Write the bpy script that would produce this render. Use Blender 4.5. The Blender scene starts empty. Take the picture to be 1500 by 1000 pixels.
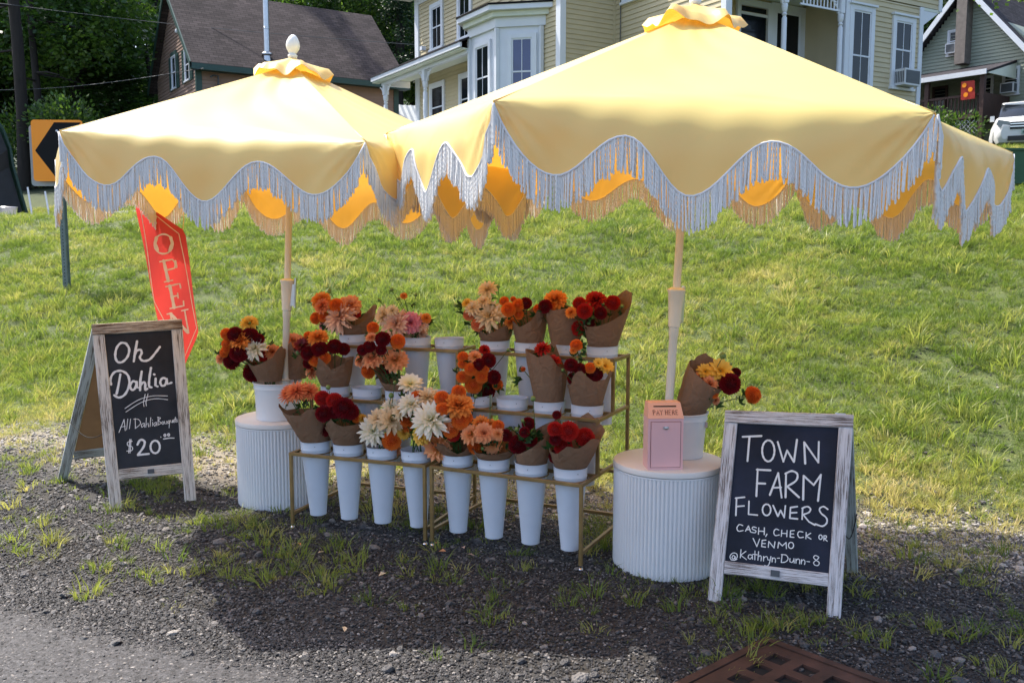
import bpy, bmesh, math, random
import numpy as np
from mathutils import Matrix, Vector
random.seed(7); NR = np.random.default_rng(7)
R = math.radians
SC = bpy.context.scene
COL = SC.collection

# ------------------------------------------------------------------ camera, sky, sun, exposure
CAM_H, FPX, PITCH = 1.45, 1330.0, R(6.2)
cd = bpy.data.cameras.new("camera"); cam = bpy.data.objects.new("camera", cd); COL.objects.link(cam)
cam.location = (0, 0, CAM_H); cam.rotation_euler = (R(90) - PITCH, 0, 0)
cd.sensor_width = 36.0; cd.lens = 36.0 * FPX / 1500.0; cd.clip_end = 2000; cd.clip_start = 0.05
SC.camera = cam
SUN_EL = R(55); SUN_AZ = R(309.3)                      # azimuth clockwise from +Y: behind and to the left
w = bpy.data.worlds.new("World"); SC.world = w; w.use_nodes = True
nt = w.node_tree; nt.nodes.clear()
sky = nt.nodes.new("ShaderNodeTexSky"); sky.sky_type = 'NISHITA'; sky.sun_disc = False
sky.sun_elevation = SUN_EL; sky.sun_rotation = SUN_AZ; sky.dust_density = 2.5; sky.ozone_density = 0.4; sky.air_density = 0.9
bg = nt.nodes.new("ShaderNodeBackground"); bg.inputs[1].default_value = 0.15
wo = nt.nodes.new("ShaderNodeOutputWorld")
nt.links.new(sky.outputs[0], bg.inputs[0]); nt.links.new(bg.outputs[0], wo.inputs[0])
sd = bpy.data.lights.new("sun", 'SUN'); sd.energy = 3.4; sd.angle = R(0.53); sd.color = (1.0, 0.95, 0.86)
sun = bpy.data.objects.new("sun", sd); COL.objects.link(sun)
ldir = Vector((-math.sin(SUN_AZ) * math.cos(SUN_EL), -math.cos(SUN_AZ) * math.cos(SUN_EL), -math.sin(SUN_EL)))
sun.rotation_euler = ldir.to_track_quat('-Z', 'Y').to_euler()
vs = SC.view_settings; vs.view_transform = 'Standard'; vs.look = 'None'; vs.gamma = 1; vs.use_curve_mapping = False
vs.exposure = 1.22
try:
    SC.cycles.max_bounces = 6; SC.cycles.diffuse_bounces = 3; SC.cycles.transmission_bounces = 4
    SC.cycles.transparent_max_bounces = 6; SC.cycles.glossy_bounces = 2
except Exception: pass

# ------------------------------------------------------------------ object helpers
def world(o):
    return (world(o.parent) @ o.matrix_basis) if o.parent else o.matrix_basis.copy()
def setw(o, M):
    o.matrix_basis = (world(o.parent).inverted() @ M) if o.parent else M
def tag(o, label=None, cat=None, group=None, kind=None):
    if label: o['label'] = label
    if cat: o['category'] = cat
    if group: o['group'] = group
    if kind: o['kind'] = kind
    return o
def thing(name, loc, label, cat, group=None, rz=0.0, M=None):
    o = bpy.data.objects.new(name, None); COL.objects.link(o); o.empty_display_size = .1
    o.matrix_basis = M if M is not None else Matrix.Translation(loc) @ Matrix.Rotation(rz, 4, 'Z')
    return tag(o, label, cat, group)
def link(name, me, parent=None, M=None, kind=None):
    o = bpy.data.objects.new(name, me); COL.objects.link(o)
    if parent is not None: o.parent = parent
    setw(o, M if M is not None else Matrix.Identity(4))
    if kind: o['kind'] = kind
    return o
def center(o):
    """Move a world-coordinate mesh's origin to its own base."""
    me = o.data; n = len(me.vertices); a = np.empty(n * 3, np.float32); me.vertices.foreach_get('co', a); a = a.reshape(-1, 3)
    c = Vector(((a[:, 0].min() + a[:, 0].max()) / 2, (a[:, 1].min() + a[:, 1].max()) / 2, a[:, 2].min()))
    me.transform(Matrix.Translation(-c)); W = world(o) @ Matrix.Translation(c); setw(o, W); return o

class MB:
    def __init__(s): s.v = []; s.f = []; s.mi = []; s.at = []
    def add(s, vs, fs, mi=0, at=None):
        b = len(s.v); s.v += [tuple(p) for p in vs]; s.f += [tuple(i + b for i in f) for f in fs]; s.mi += [mi] * len(fs)
        s.at += list(at) if at is not None else [0.0] * len(vs)
    def box(s, x0, x1, y0, y1, z0, z1, M=None, mi=0):
        p = [Vector((x, y, z)) for z in (z0, z1) for y in (y0, y1) for x in (x0, x1)]
        if M is not None: p = [M @ q for q in p]
        s.add(p, [(0, 2, 3, 1), (4, 5, 7, 6), (0, 1, 5, 4), (2, 6, 7, 3), (0, 4, 6, 2), (1, 3, 7, 5)], mi)
    def tube(s, pts, rad, n=8, cap=True, mi=0, at=0.0):
        pts = [Vector(p) for p in pts]; N = len(pts)
        rr = rad if hasattr(rad, '__len__') else [rad] * N
        up = None; vs = []
        for i, p in enumerate(pts):
            d = (pts[min(i + 1, N - 1)] - pts[max(i - 1, 0)]).normalized()
            if up is None: up = Vector((0, 0, 1)) if abs(d.z) < .9 else Vector((1, 0, 0))
            a = d.cross(up).normalized(); b = a.cross(d).normalized(); up = b
            for k in range(n):
                t = 2 * math.pi * k / n
                vs.append(p + (a * math.cos(t) + b * math.sin(t)) * rr[i])
        fs = [(i * n + k, i * n + (k + 1) % n, (i + 1) * n + (k + 1) % n, (i + 1) * n + k) for i in range(N - 1) for k in range(n)]
        if cap: fs += [tuple(range(n))[::-1], tuple((N - 1) * n + k for k in range(n))]
        s.add(vs, fs, mi, [at] * len(vs))
    def lathe(s, prof, n=32, M=None, mi=0, caps=(True, True), rmod=None):
        vs = []
        for (r, z) in prof:
            for k in range(n):
                t = 2 * math.pi * k / n; q = r + (rmod(t, r, z) if rmod else 0)
                p = Vector((q * math.cos(t), q * math.sin(t), z)); vs.append(M @ p if M is not None else p)
        N = len(prof)
        fs = [(i * n + k, i * n + (k + 1) % n, (i + 1) * n + (k + 1) % n, (i + 1) * n + k) for i in range(N - 1) for k in range(n)]
        if caps[0]: fs.append(tuple(range(n))[::-1])
        if caps[1]: fs.append(tuple((N - 1) * n + k for k in range(n)))
        s.add(vs, fs, mi)
    def mesh(s, name, mats, smooth=False, attr=None):
        me = bpy.data.meshes.new(name); me.from_pydata(s.v, [], s.f); 
        for m in (mats if isinstance(mats, (list, tuple)) else [mats]): me.materials.append(m)
        if any(s.mi): me.polygons.foreach_set('material_index', s.mi)
        if attr:
            a = me.attributes.new(attr, 'FLOAT', 'POINT'); a.data.foreach_set('value', s.at)
        if smooth:
            me.polygons.foreach_set('use_smooth', [True] * len(me.polygons))
            if smooth != 'all':
                try: me.set_sharp_from_angle(angle=R(smooth if smooth is not True else 40))
                except Exception: pass
        me.update(); return me
    def build(s, name, mats, parent=None, M=None, smooth=False, kind=None, attr=None):
        return link(name, s.mesh(name, mats, smooth, attr), parent, M, kind)

def zframe(p0, p1, side=None):
    """Matrix whose Z runs p0->p1, origin p0; X as near 'side' as possible. Returns matrix, length."""
    p0 = Vector(p0); p1 = Vector(p1); z = (p1 - p0); L = z.length; z.normalize()
    s = Vector(side) if side is not None else (Vector((1, 0, 0)) if abs(z.x) < .9 else Vector((0, 1, 0)))
    x = (s - z * s.dot(z)).normalized(); y = z.cross(x)
    M = Matrix((x, y, z)).transposed().to_4x4(); M.translation = p0
    return M, L
def barmesh(name, L, wx, wy, mat, bev=.0015):
    m = MB(); a, b = wx / 2, wy / 2; e = min(bev, a * .4, b * .4)
    prof = [(-a + e, -b), (a - e, -b), (a, -b + e), (a, b - e), (a - e, b), (-a + e, b), (-a, b - e), (-a, -b + e)]
    vs = [(x, y, z) for z in (0, L) for x, y in prof]
    fs = [(i, (i + 1) % 8, 8 + (i + 1) % 8, 8 + i) for i in range(8)] + [tuple(range(8))[::-1], tuple(range(8, 16))]
    m.add(vs, fs); return m.mesh(name, mat)
def bar(name, p0, p1, wx, wy, mat, parent, side=None, bev=.0015):
    M, L = zframe(p0, p1, side); return link(name, barmesh(name, L, wx, wy, mat, bev), parent, M)

# ------------------------------------------------------------------ material helpers
def newmat(name):
    m = bpy.data.materials.new(name); m.use_nodes = True; nt = m.node_tree
    b = nt.nodes['Principled BSDF']; return m, nt, b
def N(nt, t, **kw):
    n = nt.nodes.new(t)
    for k, v in kw.items():
        if k.startswith('i_'): n.inputs[int(k[2:]) if k[2:].isdigit() else k[2:]].default_value = v
        else: setattr(n, k, v)
    return n
def L(nt, a, b): nt.links.new(a, b)
def ramp(nt, fac, stops):
    r = nt.nodes.new('ShaderNodeValToRGB'); el = r.color_ramp.elements
    while len(el) > 1: el.remove(el[-1])
    for i, (p, c) in enumerate(stops):
        e = el[0] if i == 0 else el.new(p)
        e.position = p; e.color = (*c, 1) if len(c) == 3 else c
    L(nt, fac, r.inputs[0]); return r.outputs[0]
def noise(nt, scale, detail=4, rough=.55, coord='Object', stretch=None, dim=None):
    tc = N(nt, 'ShaderNodeTexCoord'); src = tc.outputs[coord]
    if stretch:
        mp = N(nt, 'ShaderNodeMapping'); mp.inputs['Scale'].default_value = stretch; L(nt, src, mp.inputs[0]); src = mp.outputs[0]
    n = N(nt, 'ShaderNodeTexNoise'); n.inputs['Scale'].default_value = scale; n.inputs['Detail'].default_value = detail
    n.inputs['Roughness'].default_value = rough; L(nt, src, n.inputs['Vector']); return n.outputs['Fac']
def bump(nt, b, h, strength=.3, dist=.01):
    n = N(nt, 'ShaderNodeBump'); n.inputs['Strength'].default_value = strength; n.inputs['Distance'].default_value = dist
    L(nt, h, n.inputs['Height']); L(nt, n.outputs[0], b.inputs['Normal'])
def simple(name, c, rough=.6, metal=0.0, var=.12, scale=8, bmp=.15, bscale=60, bdist=.002, spec=.5, coord='Object', stretch=None):
    m, nt, b = newmat(name)
    f = noise(nt, scale, 5, coord=coord, stretch=stretch)
    lo = tuple(max(0, x * (1 - var)) for x in c); hi = tuple(min(1, x * (1 + var)) for x in c)
    L(nt, ramp(nt, f, [(.3, lo), (.7, hi)]), b.inputs['Base Color'])
    b.inputs['Roughness'].default_value = rough; b.inputs['Metallic'].default_value = metal
    b.inputs['Specular IOR Level'].default_value = spec
    if bmp: bump(nt, b, noise(nt, bscale, 3, coord=coord), bmp, bdist)
    return m

def fabric(name, col, tcol, tmix, rough=.5, spec=.5, bsc=5.5, bst=.35, bd=.02, crease=0):
    m, nt, b = newmat(name)
    f = noise(nt, 2.2, 4); c = ramp(nt, f, [(.3, tuple(x * .93 for x in col)), (.7, col)])
    L(nt, c, b.inputs['Base Color']); b.inputs['Roughness'].default_value = rough
    b.inputs['Specular IOR Level'].default_value = spec
    w1 = N(nt, 'ShaderNodeTexNoise'); w1.inputs['Scale'].default_value = bsc; w1.inputs['Detail'].default_value = 3; w1.inputs['Distortion'].default_value = 1.2
    tc = N(nt, 'ShaderNodeTexCoord'); L(nt, tc.outputs['Object'], w1.inputs['Vector'])
    bm_ = N(nt, 'ShaderNodeBump'); bm_.inputs['Strength'].default_value = bst; bm_.inputs['Distance'].default_value = bd
    if crease:
        nd = N(nt, 'ShaderNodeTexNoise'); nd.inputs['Scale'].default_value = 1.5; L(nt, tc.outputs['Object'], nd.inputs['Vector'])
        vm_ = N(nt, 'ShaderNodeMix'); vm_.data_type = 'RGBA'; vm_.inputs[0].default_value = .35; L(nt, tc.outputs['Object'], vm_.inputs[6]); L(nt, nd.outputs['Color'], vm_.inputs[7])
        vo = N(nt, 'ShaderNodeTexVoronoi'); vo.feature = 'DISTANCE_TO_EDGE'; vo.inputs['Scale'].default_value = 3.6; L(nt, vm_.outputs[2], vo.inputs['Vector'])
        cr_ = ramp(nt, vo.outputs['Distance'], [(0, (1, 1, 1)), (.035, (0, 0, 0))]); am = N(nt, 'ShaderNodeMath', operation='MULTIPLY_ADD'); L(nt, cr_, am.inputs[0]); am.inputs[1].default_value = crease; L(nt, w1.outputs['Fac'], am.inputs[2]); L(nt, am.outputs[0], bm_.inputs['Height'])
    else: L(nt, w1.outputs['Fac'], bm_.inputs['Height']); L(nt, bm_.outputs[0], b.inputs['Normal'])
    t = N(nt, 'ShaderNodeBsdfTranslucent'); t.inputs[0].default_value = (*tcol, 1); L(nt, bm_.outputs[0], t.inputs['Normal'])
    mx = N(nt, 'ShaderNodeMixShader'); mx.inputs[0].default_value = tmix
    L(nt, b.outputs[0], mx.inputs[1]); L(nt, t.outputs[0], mx.inputs[2])
    L(nt, mx.outputs[0], nt.nodes['Material Output'].inputs[0]); return m

def leafy(name, stops, tmix=.35, tboost=1.6, rough=.5, attr=None, atype='GEOMETRY', spec=.3):
    """Foliage: colour by a random value, partly translucent."""
    m, nt, b = newmat(name)
    if attr:
        a = N(nt, 'ShaderNodeAttribute'); a.attribute_name = attr; a.attribute_type = atype; f = a.outputs['Fac']
    else:
        oi = N(nt, 'ShaderNodeObjectInfo'); f = oi.outputs['Random']
    c = ramp(nt, f, stops); L(nt, c, b.inputs['Base Color']); b.inputs['Roughness'].default_value = rough
    b.inputs['Specular IOR Level'].default_value = spec
    mul = N(nt, 'ShaderNodeMix'); mul.data_type = 'RGBA'; mul.blend_type = 'MULTIPLY'; mul.inputs[0].default_value = 1.0
    L(nt, c, mul.inputs[6]); mul.inputs[7].default_value = (tboost, tboost * 1.03, tboost * .65, 1)
    t = N(nt, 'ShaderNodeBsdfTranslucent'); L(nt, mul.outputs[2], t.inputs[0])
    mx = N(nt, 'ShaderNodeMixShader'); mx.inputs[0].default_value = tmix
    L(nt, b.outputs[0], mx.inputs[1]); L(nt, t.outputs[0], mx.inputs[2])
    L(nt, mx.outputs[0], nt.nodes['Material Output'].inputs[0]); return m

def petalmat(name, base, tip, rough=.6):
    m, nt, b = newmat(name)
    a = N(nt, 'ShaderNodeAttribute'); a.attribute_name = 's'
    c = ramp(nt, a.outputs['Fac'], [(.1, base), (.8, tip), (1.0, tuple(min(1, x * 1.08) for x in tip))])
    L(nt, c, b.inputs['Base Color']); b.inputs['Roughness'].default_value = rough; b.inputs['Specular IOR Level'].default_value = .25
    t = N(nt, 'ShaderNodeBsdfTranslucent'); L(nt, c, t.inputs[0])
    mx = N(nt, 'ShaderNodeMixShader'); mx.inputs[0].default_value = .25
    L(nt, b.outputs[0], mx.inputs[1]); L(nt, t.outputs[0], mx.inputs[2])
    L(nt, mx.outputs[0], nt.nodes['Material Output'].inputs[0]); return m

def wornwood(name, paint, wood, amount=.5):
    m, nt, b = newmat(name)
    f = noise(nt, 11, 9, .8, stretch=(20, 20, .5)); g = noise(nt, 3.5, 3, stretch=(2, 2, .8))
    mth = N(nt, 'ShaderNodeMath', operation='MULTIPLY_ADD'); L(nt, g, mth.inputs[0]); mth.inputs[1].default_value = .45; L(nt, f, mth.inputs[2])
    c = ramp(nt, mth.outputs[0], [(amount, wood), (amount + .045, tuple((p + q) / 2 for p, q in zip(paint, wood))), (amount + .09, tuple(x * .86 for x in paint)), (amount + .3, paint)])
    L(nt, c, b.inputs['Base Color']); b.inputs['Roughness'].default_value = .75
    bump(nt, b, mth.outputs[0], .55, .004); return m

M = {}
M['canopy'] = fabric('canopy_fabric', (.93, .755, .26), (1.0, .46, .05), .28, .38, .8, crease=.16)
M['cord'] = petalmat('cotton_cord', (.95, .94, .92), (.95, .94, .92), .9)
M['trimcord'] = simple('grey_piping', (.74, .72, .72), .7, bmp=0)
M['pole'] = simple('white_painted_pole', (.82, .78, .66), .4, var=.03)
M['finial'] = simple('white_finial', (.82, .82, .80), .35, var=.03)
M['steel'] = simple('bright_steel', (.6, .6, .62), .3, metal=.9, var=.08)
M['ped'] = simple('white_pedestal_lacquer', (.80, .80, .82), .5, var=.05, scale=3)
M['pedtop'] = simple('white_pedestal_top', (.80, .77, .74), .45, var=.04, scale=3)
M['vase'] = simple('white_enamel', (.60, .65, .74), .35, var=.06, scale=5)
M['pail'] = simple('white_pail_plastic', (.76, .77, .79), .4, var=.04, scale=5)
M['brass'] = simple('aged_brass_tube', (.30, .20, .08), .45, metal=.55, var=.25, scale=12)
M['kraft'] = fabric('kraft_paper', (.25, .150, .092), (.42, .20, .09), .12, .65, .3, 22, .8, .012)
M['pink'] = simple('pink_powder_coat', (.82, .48, .49), .4, var=.03, scale=4)
M['coral'] = simple('coral_powder_coat', (.88, .46, .33), .4, var=.03, scale=4)
M['darkred_ink'] = simple('dark_red_lettering', (.20, .05, .04), .6, bmp=0)
M['black'] = simple('black_paint', (.006, .006, .007), .6, bmp=0, spec=.2)
M['wornA'] = wornwood('worn_white_wood', (.74, .70, .64), (.085, .055, .035), .63)
M['wornTop'] = wornwood('scuffed_wood_end', (.62, .55, .45), (.10, .055, .03), .665)
M['wornB'] = wornwood('worn_pale_wood', (.78, .76, .78), (.13, .10, .085), .635)
M['wornC'] = wornwood('worn_teal_wood', (.58, .62, .60), (.10, .08, .06), .64)
M['board'] = simple('chalkboard', (.016, .017, .021), .45, var=.6, scale=6, bmp=.05, spec=.3)
M['navyboard'] = simple('navy_chalkboard', (.012, .015, .030), .5, var=.55, scale=6, bmp=.05, spec=.25)
M['mdf'] = simple('brown_hardboard', (.36, .20, .09), .7, var=.12, scale=9)
M['chalk'] = simple('white_chalk_paint', (.80, .80, .80), .8, bmp=0, var=.06, scale=40)
M['flagred'] = fabric('red_banner_nylon', (.66, .075, .06), (.85, .07, .06), .32, .5, .3)
M['flagcream'] = simple('cream_print', (.85, .68, .50), .7, bmp=0)
M['signorange'] = simple('orange_sign_sheeting', (1.0, .31, .006), .35, var=.02, bmp=0)
M['signgrey'] = simple('aluminium_sign_back', (.30, .33, .34), .45, metal=.3, var=.1)
M['post'] = simple('green_galvanised_post', (.16, .20, .19), .5, metal=.3, var=.2, scale=15)
M['bingreen'] = simple('dark_green_plastic', (.012, .075, .030), .5, var=.1)
M['rust'] = simple('rusty_cast_iron', (.060, .028, .020), .65, metal=.15, var=.45, scale=10, bmp=.4, bscale=90)
M['pit_shade'] = simple('pit_shade_chain_black', (.008, .008, .008), .9, bmp=0)  # near black for the shade under the grate; the sign chains use it too
M['white_trim'] = simple('white_house_trim', (.70, .73, .78), .55, var=.04, scale=2)
M['soffit'] = simple('pale_soffit', (.66, .70, .60), .6, var=.05, scale=2)
M['yellow_side'] = simple('cream_yellow_clapboard', (.55, .47, .30), .6, var=.07, scale=1.5, bscale=25)
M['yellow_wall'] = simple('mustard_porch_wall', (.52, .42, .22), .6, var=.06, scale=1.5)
M['brown_side'] = simple('brown_clapboard', (.30, .20, .155), .65, var=.12, scale=1.2, bscale=25)
M['teal_trim'] = simple('dark_green_trim', (.03, .075, .065), .55, var=.1, scale=3)
M['green_side'] = simple('sage_clapboard', (.30, .335, .265), .65, var=.07, scale=1.2, bscale=25)
M['glass'] = simple('dark_window_glass', (.008, .011, .016), .10, var=.5, scale=.7, bmp=.04, bscale=1.2, bdist=.02, spec=.35)
M['glassblue'] = simple('blue_window_glass', (.035, .045, .15), .10, var=.3, scale=.7, bmp=.04, bscale=1.2, bdist=.02, spec=.9)
M['ac'] = simple('window_unit_plastic', (.62, .64, .66), .5, var=.05)
M['acgrille'] = simple('window_unit_grille', (.07, .08, .09), .5, bmp=0)
M['darkwood'] = simple('dark_stained_deck', (.055, .025, .02), .6, var=.2, scale=4)
M['chimney'] = simple('grey_brown_chimney', (.20, .17, .15), .85, var=.2, scale=6, bscale=20, bdist=.01)
M['carwhite'] = simple('white_car_paint', (.80, .81, .82), .25, var=.01, bmp=0, spec=.7)
M['carblack'] = simple('black_car_plastic', (.015, .015, .017), .4, bmp=0)
M['tyre'] = simple('tyre_rubber', (.02, .02, .02), .8)
M['chrome'] = simple('chrome_trim', (.75, .76, .78), .18, metal=1.0, var=.02, bmp=0)
M['lamp'] = simple('headlamp_lens', (.20, .23, .25), .12, var=.1, bmp=0, spec=.8)
M['plate'] = simple('pale_green_number_plate', (.45, .62, .55), .4, bmp=0)
M['tent'] = fabric('dark_green_tarp', (.025, .065, .055), (.03, .08, .06), .15, .4, .5)
M['tentdark'] = simple('tent_panel_shade_black', (.012, .012, .015), .6, var=.3)  # tent back panel, and the painted shade in its open front
M['purple'] = simple('purple_print', (.16, .05, .28), .5, bmp=0)
M['lilac'] = simple('lilac_print', (.62, .42, .75), .5, bmp=0)
M['bark'] = simple('grey_brown_bark', (.022, .017, .014), .9, var=.35, scale=3, bscale=14, bdist=.03, stretch=(3, 3, .5))
M['leafcrown'] = leafy('forest_leaf', [(0, (.022, .055, .014)), (.5, (.05, .11, .022)), (1, (.13, .21, .032))], .42, 1.9, .38, attr='s', spec=.6)
M['leafpine'] = leafy('conifer_needle', [(0, (.012, .03, .016)), (1, (.03, .065, .025))], .2, 1.3, attr='s')
M['leafbush'] = leafy('bush_leaf', [(0, (.03, .07, .02)), (1, (.10, .17, .03))], .38, 1.6, attr='s')
M['grass'] = leafy('lawn_grass', [(0, (.13, .19, .04)), (.25, (.22, .27, .06)), (.55, (.34, .34, .11)), (.8, (.48, .42, .19)), (1, (.58, .48, .26))], .45, 1.4, .45, attr='tone', atype='INSTANCER', spec=.35)
M['stem'] = simple('flower_stem', (.05, .11, .025), .5, var=.2)
M['leaf'] = leafy('dahlia_leaf', [(0, (.015, .05, .014)), (1, (.04, .10, .025))], .2, 1.5, attr='s')
M['bud'] = simple('green_bud', (.16, .24, .06), .5, var=.2)

# ------------------------------------------------------------------ noise and terrain height
_perm = NR.random((256, 256))
def vnoise(x, y):
    xi = np.floor(x).astype(int); yi = np.floor(y).astype(int); fx = x - xi; fy = y - yi
    fx = fx * fx * (3 - 2 * fx); fy = fy * fy * (3 - 2 * fy)
    g = lambda a, b: _perm[a % 256, b % 256]
    return (g(xi, yi) * (1 - fx) + g(xi + 1, yi) * fx) * (1 - fy) + (g(xi, yi + 1) * (1 - fx) + g(xi + 1, yi + 1) * fx) * fy
def fbm(x, y, o=4):
    s = 0; a = .5; t = 0
    for k in range(o): s = s + a * vnoise(x * 2 ** k + 17 * k, y * 2 ** k + 31 * k); t += a; a *= .5
    return s / t
def tt(x, y): return (y + .43 * x) / 1.0885
_T = [-50, 2.4, 4.7, 5.3, 6.2, 8.3, 10, 12, 14, 17, 22, 25, 28, 36, 50, 60, 75, 95, 130, 260]
_H = [0, 0, 0, .04, .22, .86, 1.36, 1.88, 2.12, 2.35, 3.1, 3.55, 3.96, 4.55, 5.2, 6.0, 10, 19, 36, 70]
def gh(x, y):
    x = np.asarray(x, float); y = np.asarray(y, float); t = tt(x, y)
    s = 0
    for d in (-.7, -.35, 0, .35, .7): s = s + np.interp(t + d * np.clip(t / 8, .3, 3), _T, _H)
    h = s / 5 * (1 - .0)
    amp = np.clip((t - 4.5) / 3, 0, 1)
    h = h + amp * .035 * (fbm(x * 2.7 + 4, y * 2.7 + 7, 2) - .5) * 2 * np.clip((14 - t) / 4, 0, 1)
    h = h + amp * .09 * (fbm(x * .9, y * .9) - .5) * 2 * np.clip(1 - (t - 30) / 20, 0.2, 1)
    h = h + np.clip((t - 2.7) / .6, 0, 1) * .022 * (fbm(x * 4 + 5, y * 4, 3) - .5)
    # the drive that runs behind the slope on the left is level
    lv = np.clip((-x - 6.5) / 3, 0, 1) * np.clip((t - 11.5) / 1.2, 0, 1) * np.clip((20 - t) / 3, 0, 1)
    return h * (1 - lv) + lv * (1.9 + .035 * (t - 12))
def gz(x, y): return float(gh(x, y))
def w_grass(x, y):
    t = tt(x, y); n = fbm(x * 1.3 + 9, y * 1.3 + 3) - .5
    edge = 4.8 + .8 * n - .12 * np.clip(-x - 1.2, 0, 3) * 0
    return np.clip((t - edge) / .7, 0, 1)
def w_dry(x, y):
    t = tt(x, y); n = fbm(x * 2.1 + 40, y * 2.1 + 8) - .5
    a = np.exp(-((t - (4.75 + n * .6)) / .42) ** 2)
    return np.clip(a * (1.25 + 1.5 * n), 0, 1)
def w_road(x, y):
    return np.clip((2.55 + .5 * (fbm(x * 1.1 + 70, y * 1.1) - .5) - tt(x, y)) / .15, 0, 1)

# ------------------------------------------------------------------ ground
def spaced(a, b, fine0, fine1, step, growth):
    c = list(np.arange(fine0, fine1, step)); s = step; x = c[0]
    L_ = []
    while x > a: s *= growth; x -= s; L_.append(x)
    s = step; x = c[-1]; R_ = []
    while x < b: s *= growth; x += s; R_.append(x)
    return np.array(L_[::-1] + c + R_)
gx = spaced(-220, 260, -4.2, 4.2, .06, 1.06); gy = spaced(-30, 300, 2.4, 7.4, .05, 1.035)
X, Y = np.meshgrid(gx, gy); Z = gh(X, Y)
def gridmesh(name, X, Y, Z, mat):
    ny, nx = X.shape; me = bpy.data.meshes.new(name)
    V = np.stack([X, Y, Z], -1).reshape(-1, 3); i = np.arange(ny * nx).reshape(ny, nx)
    F = np.stack([i[:-1, :-1], i[:-1, 1:], i[1:, 1:], i[1:, :-1]], -1).reshape(-1, 4)
    me.from_pydata(V.tolist(), [], F.tolist()); me.materials.append(mat)
    me.polygons.foreach_set('use_smooth', [True] * len(me.polygons)); return me
m, nt, b = newmat('roadside_ground')
tc = N(nt, 'ShaderNodeTexCoord')
def attrf(nt, n):
    a = N(nt, 'ShaderNodeAttribute'); a.attribute_name = n; return a.outputs['Fac']
def mixc(nt, f, a, b_):
    x = N(nt, 'ShaderNodeMix'); x.data_type = 'RGBA'; L(nt, f, x.inputs[0]); L(nt, a, x.inputs[6]); L(nt, b_, x.inputs[7]); return x.outputs[2]
n1 = noise(nt, 45, 6, .7); n2 = noise(nt, 2.0, 4); n3 = noise(nt, 9, 5, .65)
vor = N(nt, 'ShaderNodeTexVoronoi'); vor.inputs['Scale'].default_value = 75; L(nt, tc.outputs['Object'], vor.inputs['Vector'])
grav = ramp(nt, n1, [(.3, (.020, .019, .019)), (.55, (.055, .052, .052)), (.72, (.11, .105, .10))])
soil = ramp(nt, n1, [(.3, (.014, .012, .010)), (.7, (.050, .044, .037))])
gs = mixc(nt, ramp(nt, n2, [(.4, (0, 0, 0)), (.6, (1, 1, 1))]), grav, soil)
dry = ramp(nt, n1, [(.3, (.12, .10, .07)), (.6, (.30, .26, .20)), (.8, (.42, .38, .30))])
gr = ramp(nt, n3, [(.3, (.05, .075, .018)), (.6, (.10, .125, .03)), (.8, (.19, .18, .06))])
far = ramp(nt, n3, [(.3, (.008, .018, .006)), (.7, (.022, .04, .010))])
c = mixc(nt, attrf(nt, 'dry'), gs, dry); c = mixc(nt, attrf(nt, 'grass'), c, gr); c = mixc(nt, attrf(nt, 'farw'), c, far)
L(nt, c, b.inputs['Base Color']); b.inputs['Roughness'].default_value = .9
mm = N(nt, 'ShaderNodeMath', operation='ADD'); L(nt, n1, mm.inputs[0]); L(nt, vor.outputs['Distance'], mm.inputs[1]); bump(nt, b, mm.outputs[0], .7, .012)
M['ground'] = m
gm = gridmesh('ground', X, Y, Z, M['ground'])
for nm, fn in (('grass', w_grass), ('dry', w_dry), ('farw', lambda x, y: np.clip((tt(x, y) - 17) / 6, 0, 1))):
    a = gm.attributes.new(nm, 'FLOAT', 'POINT'); a.data.foreach_set('value', fn(X, Y).ravel().astype(np.float32))
tag(link('ground', gm), kind='structure')

# asphalt road in the near left corner and out of frame behind the camera
m, nt, b = newmat('worn_asphalt')
n1 = noise(nt, 60, 6, .85); n2 = noise(nt, 3, 3)
c1 = ramp(nt, n1, [(.36, (.010, .010, .012)), (.52, (.045, .045, .050)), (.66, (.12, .12, .13))])
c2 = ramp(nt, n1, [(.36, (.016, .015, .016)), (.52, (.062, .060, .065)), (.66, (.17, .165, .17))])
L(nt, mixc(nt, n2, c1, c2), b.inputs['Base Color']); b.inputs['Roughness'].default_value = .75; bump(nt, b, n1, .8, .006)
M['asphalt'] = m
us = np.arange(-60, 60, .12); me = MB()
def road_pt(u, t):  # u along road, t perpendicular
    ux, uy = .9187, -.3951; return (u * ux - t * uy * 1.0, u * uy + t * ux)
vs_ = []; 
for u in us:
    x0, y0 = road_pt(u, 2.45); e = 2.45 + .22 * (float(fbm(x0 * 1.3 + 70, y0 * 1.3)) - .5) + .05 * (float(vnoise(np.float64(u * 7), np.float64(1.5))) - .5)
    for t_ in (e, e - .12, 1.2, -3, -9): 
        x, y = road_pt(u, t_); vs_.append((x, y, .006 if t_ != e else .001))
n_ = len(us); fs_ = [(i * 5 + k, i * 5 + k + 1, (i + 1) * 5 + k + 1, (i + 1) * 5 + k) for i in range(n_ - 1) for k in range(4)]
me.add(vs_, [f[::-1] for f in fs_]); tag(me.build('road', M['asphalt']), kind='structure')
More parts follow.
